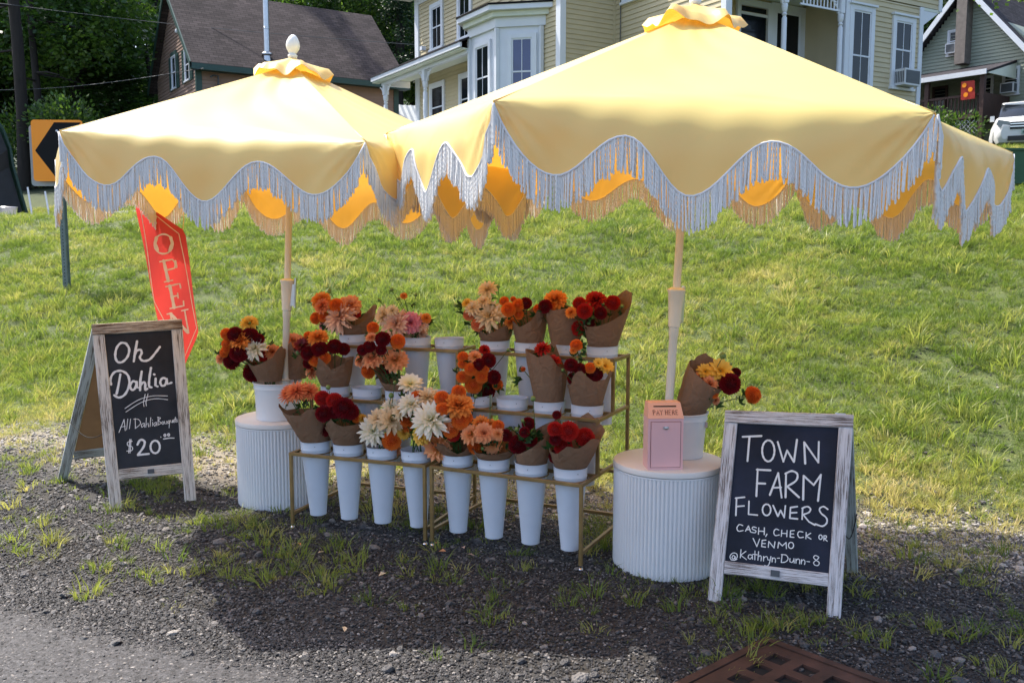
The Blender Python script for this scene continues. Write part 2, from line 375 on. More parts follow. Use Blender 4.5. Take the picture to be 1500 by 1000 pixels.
# pale drive behind the slope on the left
m, nt, b = newmat('pale_drive'); n1 = noise(nt, 12, 5, .7)
L(nt, ramp(nt, n1, [(.3, (.17, .16, .16)), (.7, (.27, .26, .25))]), b.inputs['Base Color']); b.inputs['Roughness'].default_value = .85; bump(nt, b, n1, .3, .01)
me = MB(); xs = np.arange(-60, -6.4, .6); vs_ = []
for x in xs:
    for t_ in (13.1, 14.0, 15.0, 16.2):
        y = t_ * 1.0885 - .43 * x; vs_.append((x, y, gz(x, y) + .03 + (.02 if t_ in (14.0, 15.0) else 0)))
me.add(vs_, [(i * 4 + k, i * 4 + 4 + k, i * 4 + 5 + k, i * 4 + 1 + k) for i in range(len(xs) - 1) for k in range(3)])
tag(me.build('driveway', m, smooth='all'), kind='structure')

# ------------------------------------------------------------------ scatter with geometry nodes
def scatter(name, pts, rot, scl, idx, tone, protos, kind='stuff'):
    coll = bpy.data.collections.new(name + '_clumps')
    for k, pm in enumerate(protos):
        o = bpy.data.objects.new('%s_piece_%02d' % (name, k), pm); coll.objects.link(o)
    me = bpy.data.meshes.new(name); me.from_pydata([tuple(p) for p in pts], [], [])
    a = me.attributes.new('rot', 'FLOAT_VECTOR', 'POINT'); a.data.foreach_set('vector', np.asarray(rot, np.float32).ravel())
    a = me.attributes.new('scl', 'FLOAT_VECTOR', 'POINT'); a.data.foreach_set('vector', np.asarray(scl, np.float32).ravel())
    a = me.attributes.new('idx', 'INT', 'POINT'); a.data.foreach_set('value', np.asarray(idx, np.int32))
    a = me.attributes.new('tone', 'FLOAT', 'POINT'); a.data.foreach_set('value', np.asarray(tone, np.float32))
    me.materials.append(protos[0].materials[0])
    o = link(name, me); tag(o, kind=kind)
    ng = bpy.data.node_groups.new(name + '_nodes', 'GeometryNodeTree')
    ng.interface.new_socket('Geometry', in_out='INPUT', socket_type='NodeSocketGeometry')
    ng.interface.new_socket('Geometry', in_out='OUTPUT', socket_type='NodeSocketGeometry')
    gi = ng.nodes.new('NodeGroupInput'); go = ng.nodes.new('NodeGroupOutput')
    ci = ng.nodes.new('GeometryNodeCollectionInfo'); ci.inputs['Collection'].default_value = coll
    ci.inputs['Separate Children'].default_value = True; ci.inputs['Reset Children'].default_value = True
    ip = ng.nodes.new('GeometryNodeInstanceOnPoints'); ip.inputs['Pick Instance'].default_value = True
    def na(n, t):
        q = ng.nodes.new('GeometryNodeInputNamedAttribute'); q.data_type = t; q.inputs[0].default_value = n; return q.outputs[0]
    ng.links.new(gi.outputs[0], ip.inputs['Points']); ng.links.new(ci.outputs[0], ip.inputs['Instance'])
    ng.links.new(na('idx', 'INT'), ip.inputs['Instance Index'])
    e = ng.nodes.new('FunctionNodeEulerToRotation'); ng.links.new(na('rot', 'FLOAT_VECTOR'), e.inputs[0]); ng.links.new(e.outputs[0], ip.inputs['Rotation'])
    ng.links.new(na('scl', 'FLOAT_VECTOR'), ip.inputs['Scale']); ng.links.new(ip.outputs[0], go.inputs[0])
    md = o.modifiers.new('scatter', 'NODES'); md.node_group = ng
    return o

def grass_clump(nb, hgt, spread, lean, wid, seed):
    r = random.Random(seed); m = MB()
    for _ in range(nb):
        a = r.uniform(0, 6.283); d = spread * math.sqrt(r.random()); bx, by = d * math.cos(a), d * math.sin(a)
        h = hgt * r.uniform(.45, 1.1); la = a + r.uniform(-1.2, 1.2); ln = lean * r.uniform(.3, 1.4) * h
        wa = r.uniform(0, 6.283); wx, wy = math.cos(wa) * wid * .5, math.sin(wa) * wid * .5
        dx, dy = math.cos(la) * ln, math.sin(la) * ln; P = []
        for s_, ww in ((0, 1), (.4, .85), (.75, .55)):
            cx, cy, cz = bx + dx * s_ ** 2, by + dy * s_ ** 2, h * s_ * (1 - .25 * lean * s_)
            P += [(cx - wx * ww, cy - wy * ww, cz), (cx + wx * ww, cy + wy * ww, cz)]
        P.append((bx + dx, by + dy, h * (1 - .25 * lean)))
        m.add(P, [(0, 1, 3, 2), (2, 3, 5, 4), (4, 5, 6)])
    return m.mesh('grass_clump', M['grass'], smooth='all')
GC = [grass_clump(30, .055, .07, .9, .0042, i) for i in range(4)] + [grass_clump(24, .085, .05, .8, .005, 10 + i) for i in range(3)] + [grass_clump(12, .04, .06, 1.1, .0035, 20 + i) for i in range(2)]

def samp(n, x0, x1, y0, y1): return NR.uniform(x0, x1, n), NR.uniform(y0, y1, n)
def inview(x, y, marg=.12):
    z = y * math.cos(PITCH) + 1.0 * math.sin(PITCH); return (np.abs(x) < (750 / FPX) * z * (1 + marg) + .5)
GX = []; GY = []; GI = []; GS = []; GT = []
def addgrass(x, y, prob, smin, smax, idx_choices, tone_fn):
    k = (NR.random(len(x)) < prob) & inview(x, y); x = x[k]; y = y[k]; n = len(x)
    GX.append(x); GY.append(y); GI.append(NR.choice(idx_choices, n)); s = NR.uniform(smin, smax, n); GS.append(s)
    GT.append(np.clip(tone_fn(x, y) + NR.normal(0, .19, n), 0, 1))
def tone_lawn(x, y):
    n = fbm(x * .8 + 3, y * .8 + 1, 3); n2 = fbm(x * 3 + 33, y * 3 + 11, 2); t = tt(x, y)
    return .06 + .85 * np.clip((n - .40) * 1.9, 0, 1) * .7 + .5 * (n2 - .5) + .32 * np.exp(-((t - 5.0) / .6) ** 2)
def patch(x, y): return .5 + .5 * np.clip((fbm(x * 2.2 + 7, y * 2.2 + 2, 3) - .3) * 3, 0, 1)
x, y = samp(46000, -7, 7, 4, 9.5); t = tt(x, y); p_ = w_grass(x, y) * patch(x, y)
addgrass(x, y, p_ * .95, .55, 1.15, [0, 1, 2, 3, 4, 5, 6], tone_lawn)
x, y = samp(40000, -11, 11, 8.5, 15); addgrass(x, y, np.full(len(x), .85) * patch(x, y), .8, 1.5, [0, 1, 2, 3, 4, 5, 6], tone_lawn)
x, y = samp(22000, -17, 17, 14, 26); t = tt(x, y); ondrive = (x < -6.5) & (t > 13.0) & (t < 16.3)
addgrass(x, y, np.where(ondrive, 0, .8), 1.5, 2.6, [0, 1, 2, 3], tone_lawn)
x, y = samp(5200, -9, 9, 5, 13); addgrass(x, y, w_grass(x, y) * np.clip((fbm(x * 1.7 + 21, y * 1.7 + 5, 2) - .42) * 5, 0, 1), 1.3, 2.1, [4, 5, 6], lambda x, y: .15 + .35 * fbm(x * 2, y * 2, 2))
# thin growth in the gravel, under the racks and along the shoulder
x, y = samp(16000, -4.5, 4.5, 3.0, 7); t = tt(x, y)
nz = fbm(x * 2.4 + 55, y * 2.4 + 21, 3)
pr = np.clip((nz - .50) * 5, 0, 1) * np.exp(-((t - 4.25) / .75) ** 2) * .8 + .13 * np.exp(-((t - 4.2) / .9) ** 2)
addgrass(x, y, pr, .5, 1.1, [4, 5, 7, 7, 8, 8, 7, 0], lambda x, y: .12 + .45 * (fbm(x * 3, y * 3 + 9, 2) - .3))
x, y = samp(9000, -4.5, 4.5, 3.6, 7); addgrass(x, y, w_dry(x, y) * .55, .5, 1.0, [7, 8, 0, 1], lambda x, y: .72 + 0 * x)
# separate tufts (metres)
for (tx, ty, n, sp) in [(-1.55, 3.85, 26, .18), (-1.25, 4.15, 60, .3), (-1.0, 4.0, 30, .2), (-.85, 3.75, 40, .22), (-2.3, 4.2, 20, .15), (-1.75, 3.55, 8, .07), (-1.7, 4.45, 40, .25), (-1.45, 4.6, 40, .28),
                        (-.35, 3.75, 24, .2), (1.02, 3.40, 36, .22), (.85, 3.16, 16, .1), (1.12, 3.30, 20, .12), (-2.7, 4.6, 18, .3), (-3.0, 4.9, 25, .35), (1.62, 3.2, 10, .06), (1.78, 3.22, 16, .1), (1.55, 2.95, 10, .1), (.7, 2.98, 14, .08), (.2, 3.5, 10, .1), (1.9, 3.9, 16, .15), (2.2, 4.2, 30, .3), (-.1, 3.9, 14, .12), (.5, 3.75, 20, .15), (-1.9, 3.9, 8, .06)]:
    n = max(3, int(n * .62)); x = NR.normal(tx, sp, n); y = NR.normal(ty, sp * .6, n)
    addgrass(x, y, np.full(len(x), .8), .5, 1.15, [4, 5, 6, 7, 8], lambda x, y: .25 + .4 * (NR.random(len(x)) - .4))
x = np.concatenate(GX); y = np.concatenate(GY); z = gh(x, y) - .004; n = len(x)
lean = NR.normal(0, .18, (n, 2)); s = np.concatenate(GS)
scatter('grass', np.stack([x, y, z], 1), np.stack([lean[:, 0], lean[:, 1], NR.uniform(0, 6.28, n)], 1),
        np.stack([s, s, s * NR.uniform(.7, 1.25, n)], 1), np.concatenate(GI), np.concatenate(GT), GC)
NGRASS = n

# gravel: loose stones lying on the shoulder
m, nt, b = newmat('gravel_stone'); a = N(nt, 'ShaderNodeAttribute'); a.attribute_name = 'tone'; a.attribute_type = 'INSTANCER'
c = ramp(nt, a.outputs['Fac'], [(0, (.022, .022, .024)), (.45, (.055, .053, .056)), (.7, (.10, .095, .095)), (.86, (.22, .20, .185)), (1, (.50, .46, .42))])
L(nt, c, b.inputs['Base Color']); b.inputs['Roughness'].default_value = .55; bump(nt, b, noise(nt, 3, 3), .4, .2)
M['stone'] = m
def pebble(seed):
    r = random.Random(seed); bm = bmesh.new(); bmesh.ops.create_icosphere(bm, subdivisions=1, radius=1)
    sx, sy, sz = r.uniform(.8, 1.3), r.uniform(.65, 1), r.uniform(.4, .7)
    for v in bm.verts: v.co = Vector((v.co.x * sx, v.co.y * sy, v.co.z * sz)) * r.uniform(.78, 1.15)
    me = bpy.data.meshes.new('stone'); bm.to_mesh(me); bm.free(); me.materials.append(M['stone']); return me
PB = [pebble(i) for i in range(6)]
xs_ = []; ys_ = []; ss_ = []; to_ = []
def addst(n, x0, x1, y0, y1, prob, smin, smax, tmul, toff):
    x, y = samp(n, x0, x1, y0, y1); k = (NR.random(n) < prob(x, y)) & inview(x, y); x = x[k]; y = y[k]; n = len(x)
    xs_.append(x); ys_.append(y); ss_.append(smin + (smax - smin) * NR.random(n) ** 3); tn = NR.random(n) ** 1.6 * tmul
    to_.append(np.clip(tn + toff + .5 * w_dry(x, y), 0, 1))
gp = lambda x, y: (1 - .85 * w_grass(x, y)) * np.clip((tt(x, y) - 2.15) / .35, 0, 1)
addst(60000, -3.6, 3.6, 2.55, 4.6, lambda x, y: gp(x, y) * (.55 + .45 * (fbm(x * 2, y * 2) > .47)), .0045, .013, .85, 0)
addst(45000, -4.6, 4.0, 4.3, 7.2, gp, .0045, .014, .9, .05)
addst(150000, -3.6, 3.6, 2.55, 5.0, gp, .0028, .0075, .95, .0)
addst(90000, -3.4, .8, 2.6, 4.2, lambda x, y: np.where(tt(x, y) <= 2.7, .9, 0), .0035, .0085, .95, .0)
addst(900, -3.6, 3.6, 2.6, 5.5, gp, .014, .030, .5, .42)
x = np.concatenate(xs_); y = np.concatenate(ys_); s = np.concatenate(ss_); n = len(x)
scatter('gravel', np.stack([x, y, gh(x, y) + .003 + s * .15], 1), NR.uniform(-.5, .5, (n, 3)) + np.stack([np.zeros(n), np.zeros(n), NR.uniform(0, 6.28, n)], 1),
        np.stack([s, s, s], 1), NR.integers(0, 6, n), np.concatenate(to_), PB)
NSTONE = n

# ------------------------------------------------------------------ umbrellas
_DU = [0, .045, .15, .235, .316, .395, .472, .56, .65, .745, .843, .955, 1]
_DD = [.004, .115, .200, .150, .058, .140, .232, .150, .060, .140, .205, .115, .004]
def hem(u):
    # smooth interpolation through the scallop profile
    u = min(max(u, 0), 1)
    key = [(0, .004), (.15, .200), (.316, .058), (.472, .232), (.65, .060), (.843, .205), (1, .004)]
    for (a, da), (b_, db) in zip(key, key[1:]):
        if u <= b_:
            s = (u - a) / (b_ - a)
            if a == 0: s = math.sin(s * math.pi / 2) ** .85
            elif b_ == 1: s = 1 - math.cos(s * math.pi / 2) ** .85
            else: s = (1 - math.cos(math.pi * s)) / 2
            return da + (db - da) * s
    return .004
def build_umbrella(C, rot, tx, ty, Rr, rise, zb, label, seed, side_latch):
    rnd = random.Random(seed)
    ax = Vector((tx, ty, 1)).normalized(); e1 = (Vector((1, 0, 0)) - ax * ax.x).normalized(); e2 = ax.cross(e1)
    C = Vector(C); base = C - ax * ((C.z - zb) / ax.z)
    Mw = Matrix((e1, e2, ax)).transposed().to_4x4(); Mw.translation = base
    H = (C - base).length; g = Mw.to_3x3().inverted() @ Vector((0, 0, -1))
    root = thing('patio_umbrella', None, label, 'umbrella', 'yellow fringed umbrellas over the flower stand', M=Mw)
    A = Vector((0, 0, H + rise))
    crn = [Vector((Rr * math.cos(rot + k * math.pi / 3), Rr * math.sin(rot + k * math.pi / 3), H)) for k in range(6)]
    NU, NV, NW = 54, 18, 22
    alpha = math.atan2(rise, Rr * .93)
    for k in range(6):
        P0, P1 = crn[k], crn[(k + 1) % 6]; outn = ((P0 + P1) / 2 - Vector((0, 0, H))).normalized()
        pm = MB(); rows = []; hemline = []
        ph = [rnd.uniform(0, 6) for _ in range(6)]
        for i in range(NU + 1):
            u = i / NU; E_ = P0.lerp(P1, u); dirh = Vector((E_.x, E_.y, 0)); rl = dirh.length; dirh /= rl
            d = hem(u); bl = .30 * math.sin(math.pi * u) ** .6 + .012
            Lc = math.hypot(rl, rise); slope = math.atan2(rise, rl)
            col_ = []
            s0 = Lc - bl * .55
            for j in range(NV):
                v = (.07 + .93 * (j / (NV - 1)) ** .9) * s0 / Lc
                p = A.lerp(E_, v)
                sag = -.028 * math.sin(math.pi * u) * math.sin(math.pi * min(1, v)) 
                col_.append(p + Vector((0, 0, sag)))
            # roll over and hang
            p = col_[-1].copy(); tot = bl * .55 + d; wb = bl; ds = tot / NW; s_ = 0
            for j in range(NW):
                q = min(1, (s_ + ds * .5) / wb); q = q * q * (3 - 2 * q)
                phi = slope + (math.pi / 2 + .02 - slope) * q
                hang = min(1, s_ / max(.02, wb))
                dv = dirh * math.cos(phi) + Vector((0, 0, -1)) * math.sin(phi)
                p = p + dv * ds; s_ += ds
                wob = .007 * math.sin(u * 19 + ph[0]) * hang + .004 * math.sin(u * 41 + ph[1] + s_ * 9) * hang + .008 * math.sin(u * 7 + ph[2]) * hang
                edge = math.exp(-min(u, 1 - u) / .1)
                wob += .007 * edge * math.sin(34 * math.atan2(s_ + .02, min(u, 1 - u) * 2.6 + .02) + ph[3]) * hang
                col_.append(p + outn * wob)
            rows.append(col_); hemline.append(col_[-1])
        NN = NV + NW
        # light tension wrinkles on the slope
        vs = []
        for i, c_ in enumerate(rows):
            for j, p in enumerate(c_):
                u = i / NU; f = math.sin(math.pi * u); v = j / NV
                wz = .003 * f * math.sin(9 * u + 6 * v + ph[4]) + .0018 * f * math.sin(23 * u - 15 * v + ph[5])
                vs.append(p + Vector((0, 0, wz * max(0, min(1, (NV + 8 - j) / 10)))))
        fs = [(i * NN + j, i * NN + j + 1, (i + 1) * NN + j + 1, (i + 1) * NN + j) for i in range(NU) for j in range(NN - 1)]
        pm.add(vs, fs); pn = link('canopy_panel', pm.mesh('canopy_panel', M['canopy'], smooth='all'), root, Mw)
        tb = MB(); tb.tube([p + outn * .002 for p in hemline], .0042, 6)
        link('edge_trim', tb.mesh('edge_trim', M['trimcord'], smooth='all'), pn, Mw)
        # fringe: twisted cords spaced along the hem
        seg = [0]
        for a_, b_ in zip(hemline, hemline[1:]): seg.append(seg[-1] + (b_ - a_).length)
        horiz = [0]
        for a_, b_ in zip(hemline, hemline[1:]): horiz.append(horiz[-1] + .75 * math.hypot(b_.x - a_.x, b_.y - a_.y) + .25 * (b_ - a_).length)
        ncord = int(horiz[-1] / .0062); fm = MB()
        for q in range(ncord):
            hh = (q + .5 + rnd.uniform(-.25, .25)) / ncord * horiz[-1]
            i = min(NU - 1, max(0, int(np.searchsorted(horiz, hh)) - 1)); f = (hh - horiz[i]) / max(1e-6, horiz[i + 1] - horiz[i])
            p = hemline[i].lerp(hemline[i + 1], f); Lf = .112 * rnd.uniform(.88, 1.1); 
            sway = Vector((rnd.gauss(0, .003), rnd.gauss(0, .003), 0)); tw = rnd.uniform(0, 6.28); n_r = 12
            rc = .0041 * rnd.uniform(.85, 1.1); pts = []
            tang = (hemline[i + 1] - hemline[i]); tang.z = 0; tang = tang.normalized() if tang.length > 1e-5 else outn.cross(Vector((0, 0, 1)))
            nrm = tang.cross(Vector((0, 0, 1))); c0 = p + g * .001 + outn * rnd.uniform(-.003, .004)
            curl = rnd.uniform(-.003, .003)
            for r_ in range(n_r + 1):
                s_ = r_ / n_r; bead = 1.12 if r_ % 2 else .9; cc = c0 + g * (Lf * s_) + sway * s_ ** 1.6 + tang * curl * math.sin(s_ * 3.1) * .7
                a_ = math.pi / 4 + .35 * (r_ % 2); rr = rc * bead * (1 if r_ < n_r else .7)
                for k2 in range(4):
                    b2 = a_ + k2 * math.pi / 2; rx = rr * 1.0
                    pts.append(cc + tang * (rx * math.cos(b2)) + nrm * (rx * math.sin(b2)))
            fs = [(r_ * 4 + k2, r_ * 4 + (k2 + 1) % 4, (r_ + 1) * 4 + (k2 + 1) % 4, (r_ + 1) * 4 + k2) for r_ in range(n_r) for k2 in range(4)]
            fm.add(pts, fs)
        link('fringe', fm.mesh('fringe', M['cord'], smooth='all'), root, Mw, kind='stuff')
        sm = MB(); sm.tube([A.lerp(P0, q_) + Vector((0, 0, .001 - .012 * math.sin(math.pi * q_))) for q_ in [.08 + .92 * i_ / 16 for i_ in range(17)]], .0035, 6); link('seam_tape', sm.mesh('seam_tape', M['canopy'], smooth='all'), pn, Mw)
        # rib under the seam, and its strut
        rb = MB(); rb.tube([A + Vector((0, 0, -.05)), P0.lerp(A, .02) + Vector((0, 0, -.012))], [.006, .005], 6)
        link('rib', rb.mesh('rib', M['pole'], smooth=True), root, Mw)
        st = MB(); st.tube([Vector((0, 0, H + .02)) + (P0 - Vector((0, 0, H))).normalized() * .03, A.lerp(P0, .52) + Vector((0, 0, -.02))], .0045, 6)
        link('strut', st.mesh('strut', M['pole'], smooth=True), root, Mw)
    # ruffled vent cap
    cm = MB(); vs = []; NA, NRr = 96, 9
    for j in range(NRr + 1):
        q = j / NRr
        for i in range(NA):
            t = 2 * math.pi * i / NA; hx = math.cos(math.pi / 6) / math.cos(((t - rot) % (math.pi / 3)) - math.pi / 6)
            r_ = .012 + (.212 * (.94 * hx + .04)) * q * (1 + .04 * q * math.sin(t * 5 + seed))
            z = H + rise + .038 - .078 * q ** .9 + .018 * q ** 2 * (math.sin(6 * (t - rot) + 1.0) + .6 * math.sin(11 * t + seed) + .5 * math.sin(3 * t + seed * 2))
            if j == NRr: z -= .025; r_ += .004
            vs.append(Vector((r_ * math.cos(t), r_ * math.sin(t), z)))
    cm.add(vs, [(j * NA + i, j * NA + (i + 1) % NA, (j + 1) * NA + (i + 1) % NA, (j + 1) * NA + i) for j in range(NRr) for i in range(NA)])
    link('vent_cap', cm.mesh('vent_cap', M['canopy'], smooth='all'), root, Mw)
    fn = MB(); z0 = H + rise + .04
    fn.lathe([(.012, z0 - .02), (.024, z0), (.026, z0 + .01), (.017, z0 + .018), (.024, z0 + .026), (.034, z0 + .045), (.0375, z0 + .062), (.034, z0 + .083), (.024, z0 + .103), (.012, z0 + .116), (.003, z0 + .120)], 24)
    link('finial', fn.mesh('finial', M['finial'], smooth='all'), root, Mw)
    for nm_, prof_ in (('crown_hub', [(.02, H + rise - .10), (.04, H + rise - .10), (.04, H + rise - .05), (.02, H + rise - .04)]), ('sliding_hub', [(.02, H - .03), (.036, H - .03), (.036, H + .03), (.02, H + .04)])):
        hb = MB(); hb.lathe(prof_, 16); link(nm_, hb.mesh(nm_, M['pole'], smooth=True), root, Mw)
    # pole: upper tube, joint collar, lower tube, foot
    zj = .725
    up = MB(); up.lathe([(.0175, zj), (.0175, H + rise)], 20); link('upper_pole', up.mesh('upper_pole', M['pole'], smooth=True), root, Mw)
    lo = MB(); lo.lathe([(.019, 0), (.019, zj - .19), (.022, zj - .185), (.022, zj - .13)], 20); link('lower_pole', lo.mesh('lower_pole', M['pole'], smooth=True), root, Mw)
    cl = MB(); cl.lathe([(.020, zj - .15), (.026, zj - .145), (.030, zj - .07), (.036, zj + .005), (.040, zj + .012), (.040, zj + .02), (.03, zj + .026), (.018, zj + .03)], 24)
    cj = link('tilt_collar', cl.mesh('tilt_collar', M['pole'], smooth=True), root, Mw)
    lt = MB(); lt.box(.024, .048, -.012, .012, zj - .12, zj + .0); lt.box(.044, .052, -.008, .008, zj - .13, zj + .035)
    link('latch', lt.mesh('latch', M['steel']), cj, Mw @ Matrix.Rotation(side_latch, 4, 'Z'))
    return root, Mw, H

UR = build_umbrella((.756, 4.012, 1.88), -.132, .043, -.018, 1.338, .544, .50, 'nearer yellow umbrella with white rope fringe on a pole behind the pink box', 1, R(40))
UL = build_umbrella((-1.215, 5.044, 1.858), -.047, .042, .032, 1.315, .552, .50, 'farther yellow umbrella with white rope fringe on a pole beside the dahlia sign', 2, R(-10))

# ------------------------------------------------------------------ fluted pedestals with pails
def pedestal(loc, r, h, label):
    root = thing('fluted_pedestal', loc, label, 'pedestal', 'white fluted drum pedestals'); W = root.matrix_basis
    b = MB(); nf = 84
    fl = lambda t, rr, z: -.0075 * (1 - abs(math.sin(t * nf / 2)) ** .8) if .012 < z < h - .04 else 0
    b.lathe([(r - .02, .004), (r - .004, .004), (r - .001, .013), (r, .02), (r, h - .045), (r - .001, h - .038), (r - .001, h - .030)], nf * 8, rmod=fl, caps=(True, False))
    link('drum', b.mesh('drum', M['ped'], smooth=40), root, W)
    t = MB(); t.lathe([(r - .003, h - .030), (r + .002, h - .026), (r + .003, h - .010), (r, h - .002), (r - .006, h), (.001, h)], 96, caps=(True, True))
    link('top', t.mesh('top', M['pedtop'], smooth=40), root, W)
    s = MB()
    for k in range(120):
        a = 2 * math.pi * k / 120; s.tube([(math.cos(a) * (r + .0005), math.sin(a) * (r + .0005), h - .036), (math.cos(a + .02) * (r + .0005), math.sin(a + .02) * (r + .0005), h - .036)], .0018, 4)
    link('stitching', s.mesh('stitching', M['white_trim']), root, W, kind='stuff')
    return root
PR = (.705, 4.01, -.004); PL = (-1.30, 5.03, -.004)
pedestal(PR, .245, .485, 'white fluted drum pedestal under the pink payment box')
pedestal(PL, .245, .485, 'white fluted drum pedestal beside the dahlia chalkboard, behind the rack corner')
def pail(loc, r0, r1, h, label, handle):
    root = thing('pail', loc, label, 'bucket', 'white pails standing on the pedestals'); W = root.matrix_basis
    b = MB(); b.lathe([(.002, .006), (r0 - .006, .006), (r0, 0), (r1 - .004, h - .035), (r1 + .001, h - .034), (r1 + .001, h - .028), (r1 - .001, h - .024), (r1 + .002, h - .008), (r1 + .007, h - .004), (r1 + .007, h), (r1 - .002, h), (r1 - .006, h - .01), (r0 - .004, .012), (.002, .012)], 56)
    link('body', b.mesh('body', M['pail'], smooth=40), root, W)
    if handle:
        l = MB(); l.box(-.006, .006, -r1 - .006, -r1 + .004, h - .065, h - .04); link('lug', l.mesh('lug', M['steel']), root, W @ Matrix.Rotation(R(62), 4, 'Z'))
    return root
pail((-1.302, 4.985, .4825), .118, .128, .205, 'white pail with the mixed bouquets on the left pedestal', False)
pail((.775, 4.085, .4825), .098, .115, .205, 'white pail behind the pink payment box', True)
# umbrella feet set in the pails
for U, nm in ((UL, .0), (UR, .0)):
    root, Mw, H = U
    f = MB(); f.lathe([(.019, .10), (.038, .10), (.036, .115), (.026, .13), (.024, .185), (.034, .19), (.019, .20)], 20)
    link('foot_flange', f.mesh('foot_flange', M['pole'], smooth=True), root, Mw)

# ------------------------------------------------------------------ payment box
def ribbon(mb, pts, w, n, off=.0015, closed=False, wfun=None):
    """Flat pen stroke with round ends lying on a plane with normal n."""
    P = [Vector(p) + n * off for p in pts]; N_ = len(P); Ls = []; Rs = []
    for i in range(N_):
        if closed: d = P[(i + 1) % N_] - P[i - 1]
        else: d = P[min(i + 1, N_ - 1)] - P[max(i - 1, 0)]
        if d.length < 1e-9: d = Vector((1, 0, 0))
        s = n.cross(d.normalized()); ww = w * (wfun(i / (N_ - 1)) if wfun else 1 + .13 * math.sin(i * 1.9 + len(mb.v)))
        Ls.append(P[i] + s * ww / 2); Rs.append(P[i] - s * ww / 2)
    vs = []
    for a, b in zip(Ls, Rs): vs += [a, b]
    fs = [(2 * i, 2 * i + 1, 2 * i + 3, 2 * i + 2) for i in range(N_ - 1)]
    if closed: fs.append((2 * N_ - 2, 2 * N_ - 1, 1, 0))
    mb.add(vs, fs)
    if not closed:
        for c, t in ((P[0], P[0] - P[1]), (P[-1], P[-1] - P[-2])):
            t = t.normalized() if t.length > 1e-9 else Vector((1, 0, 0)); s = n.cross(t)
            mb.add([c] + [c + (t * math.cos(a) + s * math.sin(a)) * w / 2 + n * .0001 for a in [(-90 + 30 * k) * math.pi / 180 for k in range(7)]], [(0, k, k + 1) for k in range(1, 7)])
def smoothpts(p, k=4, closed=False):
    """Catmull-Rom through 2-D points."""
    if len(p) < 3: return list(p)
    out = []; n = len(p)
    rng = range(n) if closed else range(n - 1)
    for i in rng:
        if closed: a, b, c, d = p[i - 1], p[i], p[(i + 1) % n], p[(i + 2) % n]
        else: a, b, c, d = p[max(i - 1, 0)], p[i], p[i + 1], p[min(i + 2, n - 1)]
        for j in range(k):
            t = j / k; out.append(tuple(.5 * (2 * b[q] + (c[q] - a[q]) * t + (2 * a[q] - 5 * b[q] + 4 * c[q] - d[q]) * t * t + (3 * b[q] - a[q] - 3 * c[q] + d[q]) * t ** 3) for q in (0, 1)))
    if not closed: out.append(tuple(p[-1]))
    return out

bx = thing('payment_box', (.655, 3.87, .4815), 'pink metal cash box with a coral sloping lid marked PAY HERE', 'cash box', rz=R(3))
Wb = bx.matrix_basis
b = MB(); w2, d2, hb_, ht = .076, .052, .222, .285
b.add([(-w2, -d2, 0), (w2, -d2, 0), (w2, d2, 0), (-w2, d2, 0), (-w2, -d2, hb_), (w2, -d2, hb_), (w2, d2, hb_), (-w2, d2, hb_)], [(0, 3, 2, 1), (0, 1, 5, 4), (1, 2, 6, 5), (2, 3, 7, 6), (3, 0, 4, 7), (4, 5, 6, 7)])
link('body', b.mesh('body', M['pink']), bx, Wb)
b = MB(); dt = .012
b.add([(-w2 - .001, -d2 - .002, hb_ + .001), (w2 + .001, -d2 - .002, hb_ + .001), (w2 + .001, d2 + .001, hb_ + .001), (-w2 - .001, d2 + .001, hb_ + .001), (-w2 + .006, -dt, ht), (w2 - .006, -dt, ht), (w2 - .006, d2, ht), (-w2 + .006, d2, ht)], [(0, 3, 2, 1), (0, 1, 5, 4), (1, 2, 6, 5), (2, 3, 7, 6), (3, 0, 4, 7), (4, 5, 6, 7)])
lid = link('lid', b.mesh('lid', M['coral']), bx, Wb)
# slot and lettering on the sloping face
nf_ = Vector((0, -(ht - hb_), (d2 + .002 - dt))).normalized(); up_ = Vector((0, d2 + .002 - dt, ht - hb_)).normalized(); o_ = Vector((0, -d2 - .002, hb_ + .001))
def onlid(x, v): return o_ + Vector((1, 0, 0)) * x + up_ * v
s = MB(); ribbon(s, [onlid(-.047, .057), onlid(.047, .057)], .0055, nf_, .001); link('slot', s.mesh('slot', M['black']), lid, Wb)
GL = {'P': [[(0, 0), (0, 1)], [(0, 1), (.5, .97), (.62, .75), (.45, .52), (0, .5)]], 'A': [[(-.05, 0), (.38, 1), (.75, 0)], [(.12, .36), (.6, .36)]], 'Y': [[(0, 1), (.36, .5), (.72, 1)], [(.36, .5), (.36, 0)]],
      'H': [[(0, 0), (0, 1)], [(.65, 0), (.65, 1)], [(0, .52), (.65, .52)]], 'E': [[(.55, 0), (0, 0), (0, 1), (.52, 1)], [(0, .52), (.42, .52)]], 'R': [[(0, 0), (0, 1), (.45, .96), (.55, .75), (.4, .53), (0, .5)], [(.3, .5), (.68, 0)]]}
s = MB(); x = -.053; hh = .021
for ch in 'PAY HERE':
    if ch == ' ': x += .008; continue
    for st in GL[ch]:
        ribbon(s, [onlid(x + p[0] * hh * .66, .018 + p[1] * hh) for p in st], .0026, nf_, .0012)
        for e in (st[0], st[-1]):
            if ch != 'E' and e[1] in (0, 1): ribbon(s, [onlid(x + (e[0] - .14) * hh * .66, .018 + e[1] * hh), onlid(x + (e[0] + .14) * hh * .66, .018 + e[1] * hh)], .0012, nf_, .0014)
    x += .0150
link('lettering', s.mesh('lettering', M['darkred_ink']), lid, Wb)
d_ = MB(); d_.box(-.063, .063, -d2 - .0035, -d2, .012, .208); dr = link('door', d_.mesh('door', M['pink']), bx, Wb)
g_ = MB()
